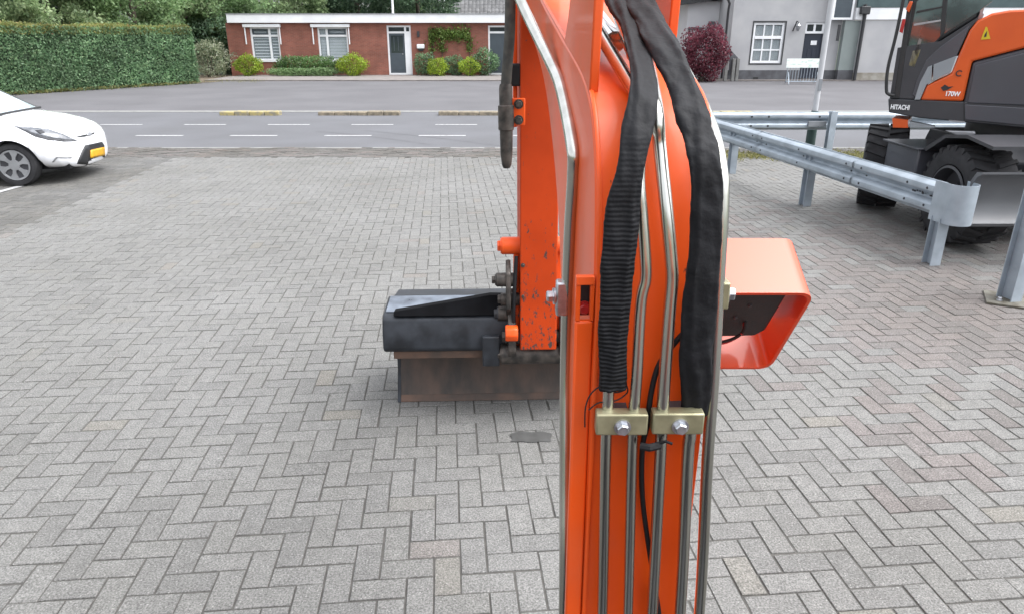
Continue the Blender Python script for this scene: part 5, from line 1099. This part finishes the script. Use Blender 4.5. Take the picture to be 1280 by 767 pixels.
# garden gate beside the purple shrub
t = thing('garden_gate', 'small grey gate panel with pale posts right of the purple shrub', 'gate', (at(914, 98, 34.9).x, 34.9, 0))
gp_ = lambda px, py: at(px, py, 34.9)
bm = B(); extr(bm, [gp_(911, 94), gp_(913, 62), gp_(924, 74), gp_(921, 94)], (0, .06, 0)); obj('panel', bm, M['plinth'], t, bevel=.01)
for px in (906, 915, 920):
    bm = B(); p = gp_(px, 95); box(bm, (p.x - .07, 34.75, 0), (p.x + .07, 34.87, 1.0)); obj('post', bm, M['conc'], t, bevel=.01)
# crowd barrier with banner
t = thing('crowd_barrier', 'tubular crowd barrier with white printed banner before the white house door', 'barrier', (at(1000, 106, 32.6).x, 32.6, 0))
b0, b1 = at(982, 106, 32.4).x, at(1021, 106, 32.4).x
zt_b = at(1000, 76, 32.4).z
bm = B(); tube(bm, [(b0, 32.4, .12), (b0, 32.4, zt_b), (b1, 32.4, zt_b), (b1, 32.4, .12), (b0, 32.4, .12)], .022, 8); obj('frame', bm, M['galv'], t, smooth=40)
for k in range(1, 11):
    bm = B(); xx_ = b0 + (b1 - b0) * k / 11; cyl(bm, (xx_, 32.4, .13), (xx_, 32.4, zt_b - .02), .012, 6); obj('bar', bm, M['galv'], t, smooth=40)
for xx_ in (b0 + .05, b1 - .05):
    bm = B(); tube(bm, [(xx_ - .05, 32.05, .02), (xx_, 32.4, .5), (xx_ + .05, 32.75, .02)], .018, 6); obj('foot', bm, M['galv'], t, smooth=40)
bm = B(); A_, C_ = at(984, 73.5, 32.36), at(1024, 85, 32.36); box(bm, (A_.x, 32.34, C_.z), (C_.x, 32.36, A_.z)); obj('banner', bm, M['banner'], t)
# lamp post with a dark foot, just behind the far rail
LPy = 13.25; x = at(1023, 110, LPy).x
t = thing('lamp_post', 'slim pale lamp post with dark green foot, behind the corner of the guard rails', 'lamp post', (x, LPy, 0))
bm = B(); lathe(bm, [(.050, .70), (.047, 2.5), (.042, 5.5)], (x, LPy, 0), (0, 0, 1), 16, True); obj('pole', bm, M['galvp'], t, smooth=40)
bm = B(); lathe(bm, [(.085, -.05), (.085, .60), (.07, .64), (.058, .70)], (x, LPy, 0), (0, 0, 1), 16, True); obj('foot', bm, M['green_dark'], t, smooth=40)
bm = B(); box(bm, (x - .03, LPy - .066, 1.05), (x + .03, LPy - .049, 1.25)); obj('service_hatch', bm, M['galvd'], t)
bm = B(); tube(bm, smoothpath([(x, LPy, 5.5), (x, LPy + .3, 5.9), (x, LPy + 1.2, 6.1)], 5), .035, 8); obj('lamp_arm', bm, M['white'], t, smooth=40)
bm = B(); box(bm, (x - .12, LPy + 1.1, 6.04), (x + .12, LPy + 1.7, 6.16)); obj('lamp_head', bm, M['galvd'], t, bevel=.03)
# dry weeds along the yard edge
N = 7000; x = rng.uniform(3.0, 9.8, N); y = 12.45 + rng.normal(0, .30, N) * (.6 + .5 * np.sin(x * 2.3) ** 2); y = np.minimum(y, 13.3); p = np.stack([x, y, rng.uniform(.005, .05, N)], 1)
x2 = rng.uniform(-14.4, -8, 500); p2 = np.stack([rng.uniform(-14.3, -11.5, 500), rng.uniform(33.4, 35.2, 500), rng.uniform(.01, .1, 500)], 1)
leaves('weeds', np.concatenate([p, p2]), .07, LF['grass'], None, 'stuff', aspect=.2, up=.5)
s = rng.uniform(HL0, HL1, 1500); d = -rng.exponential(.10, 1500)
p = np.array(ha)[None] + np.outer(s, np.array(hd)) + np.outer(d, np.array(hn)) + np.outer(rng.uniform(.01, .12, 1500), (0, 0, 1))
leaves('grass', p, .10, LF['grass'], None, 'stuff', aspect=.25, up=.5)
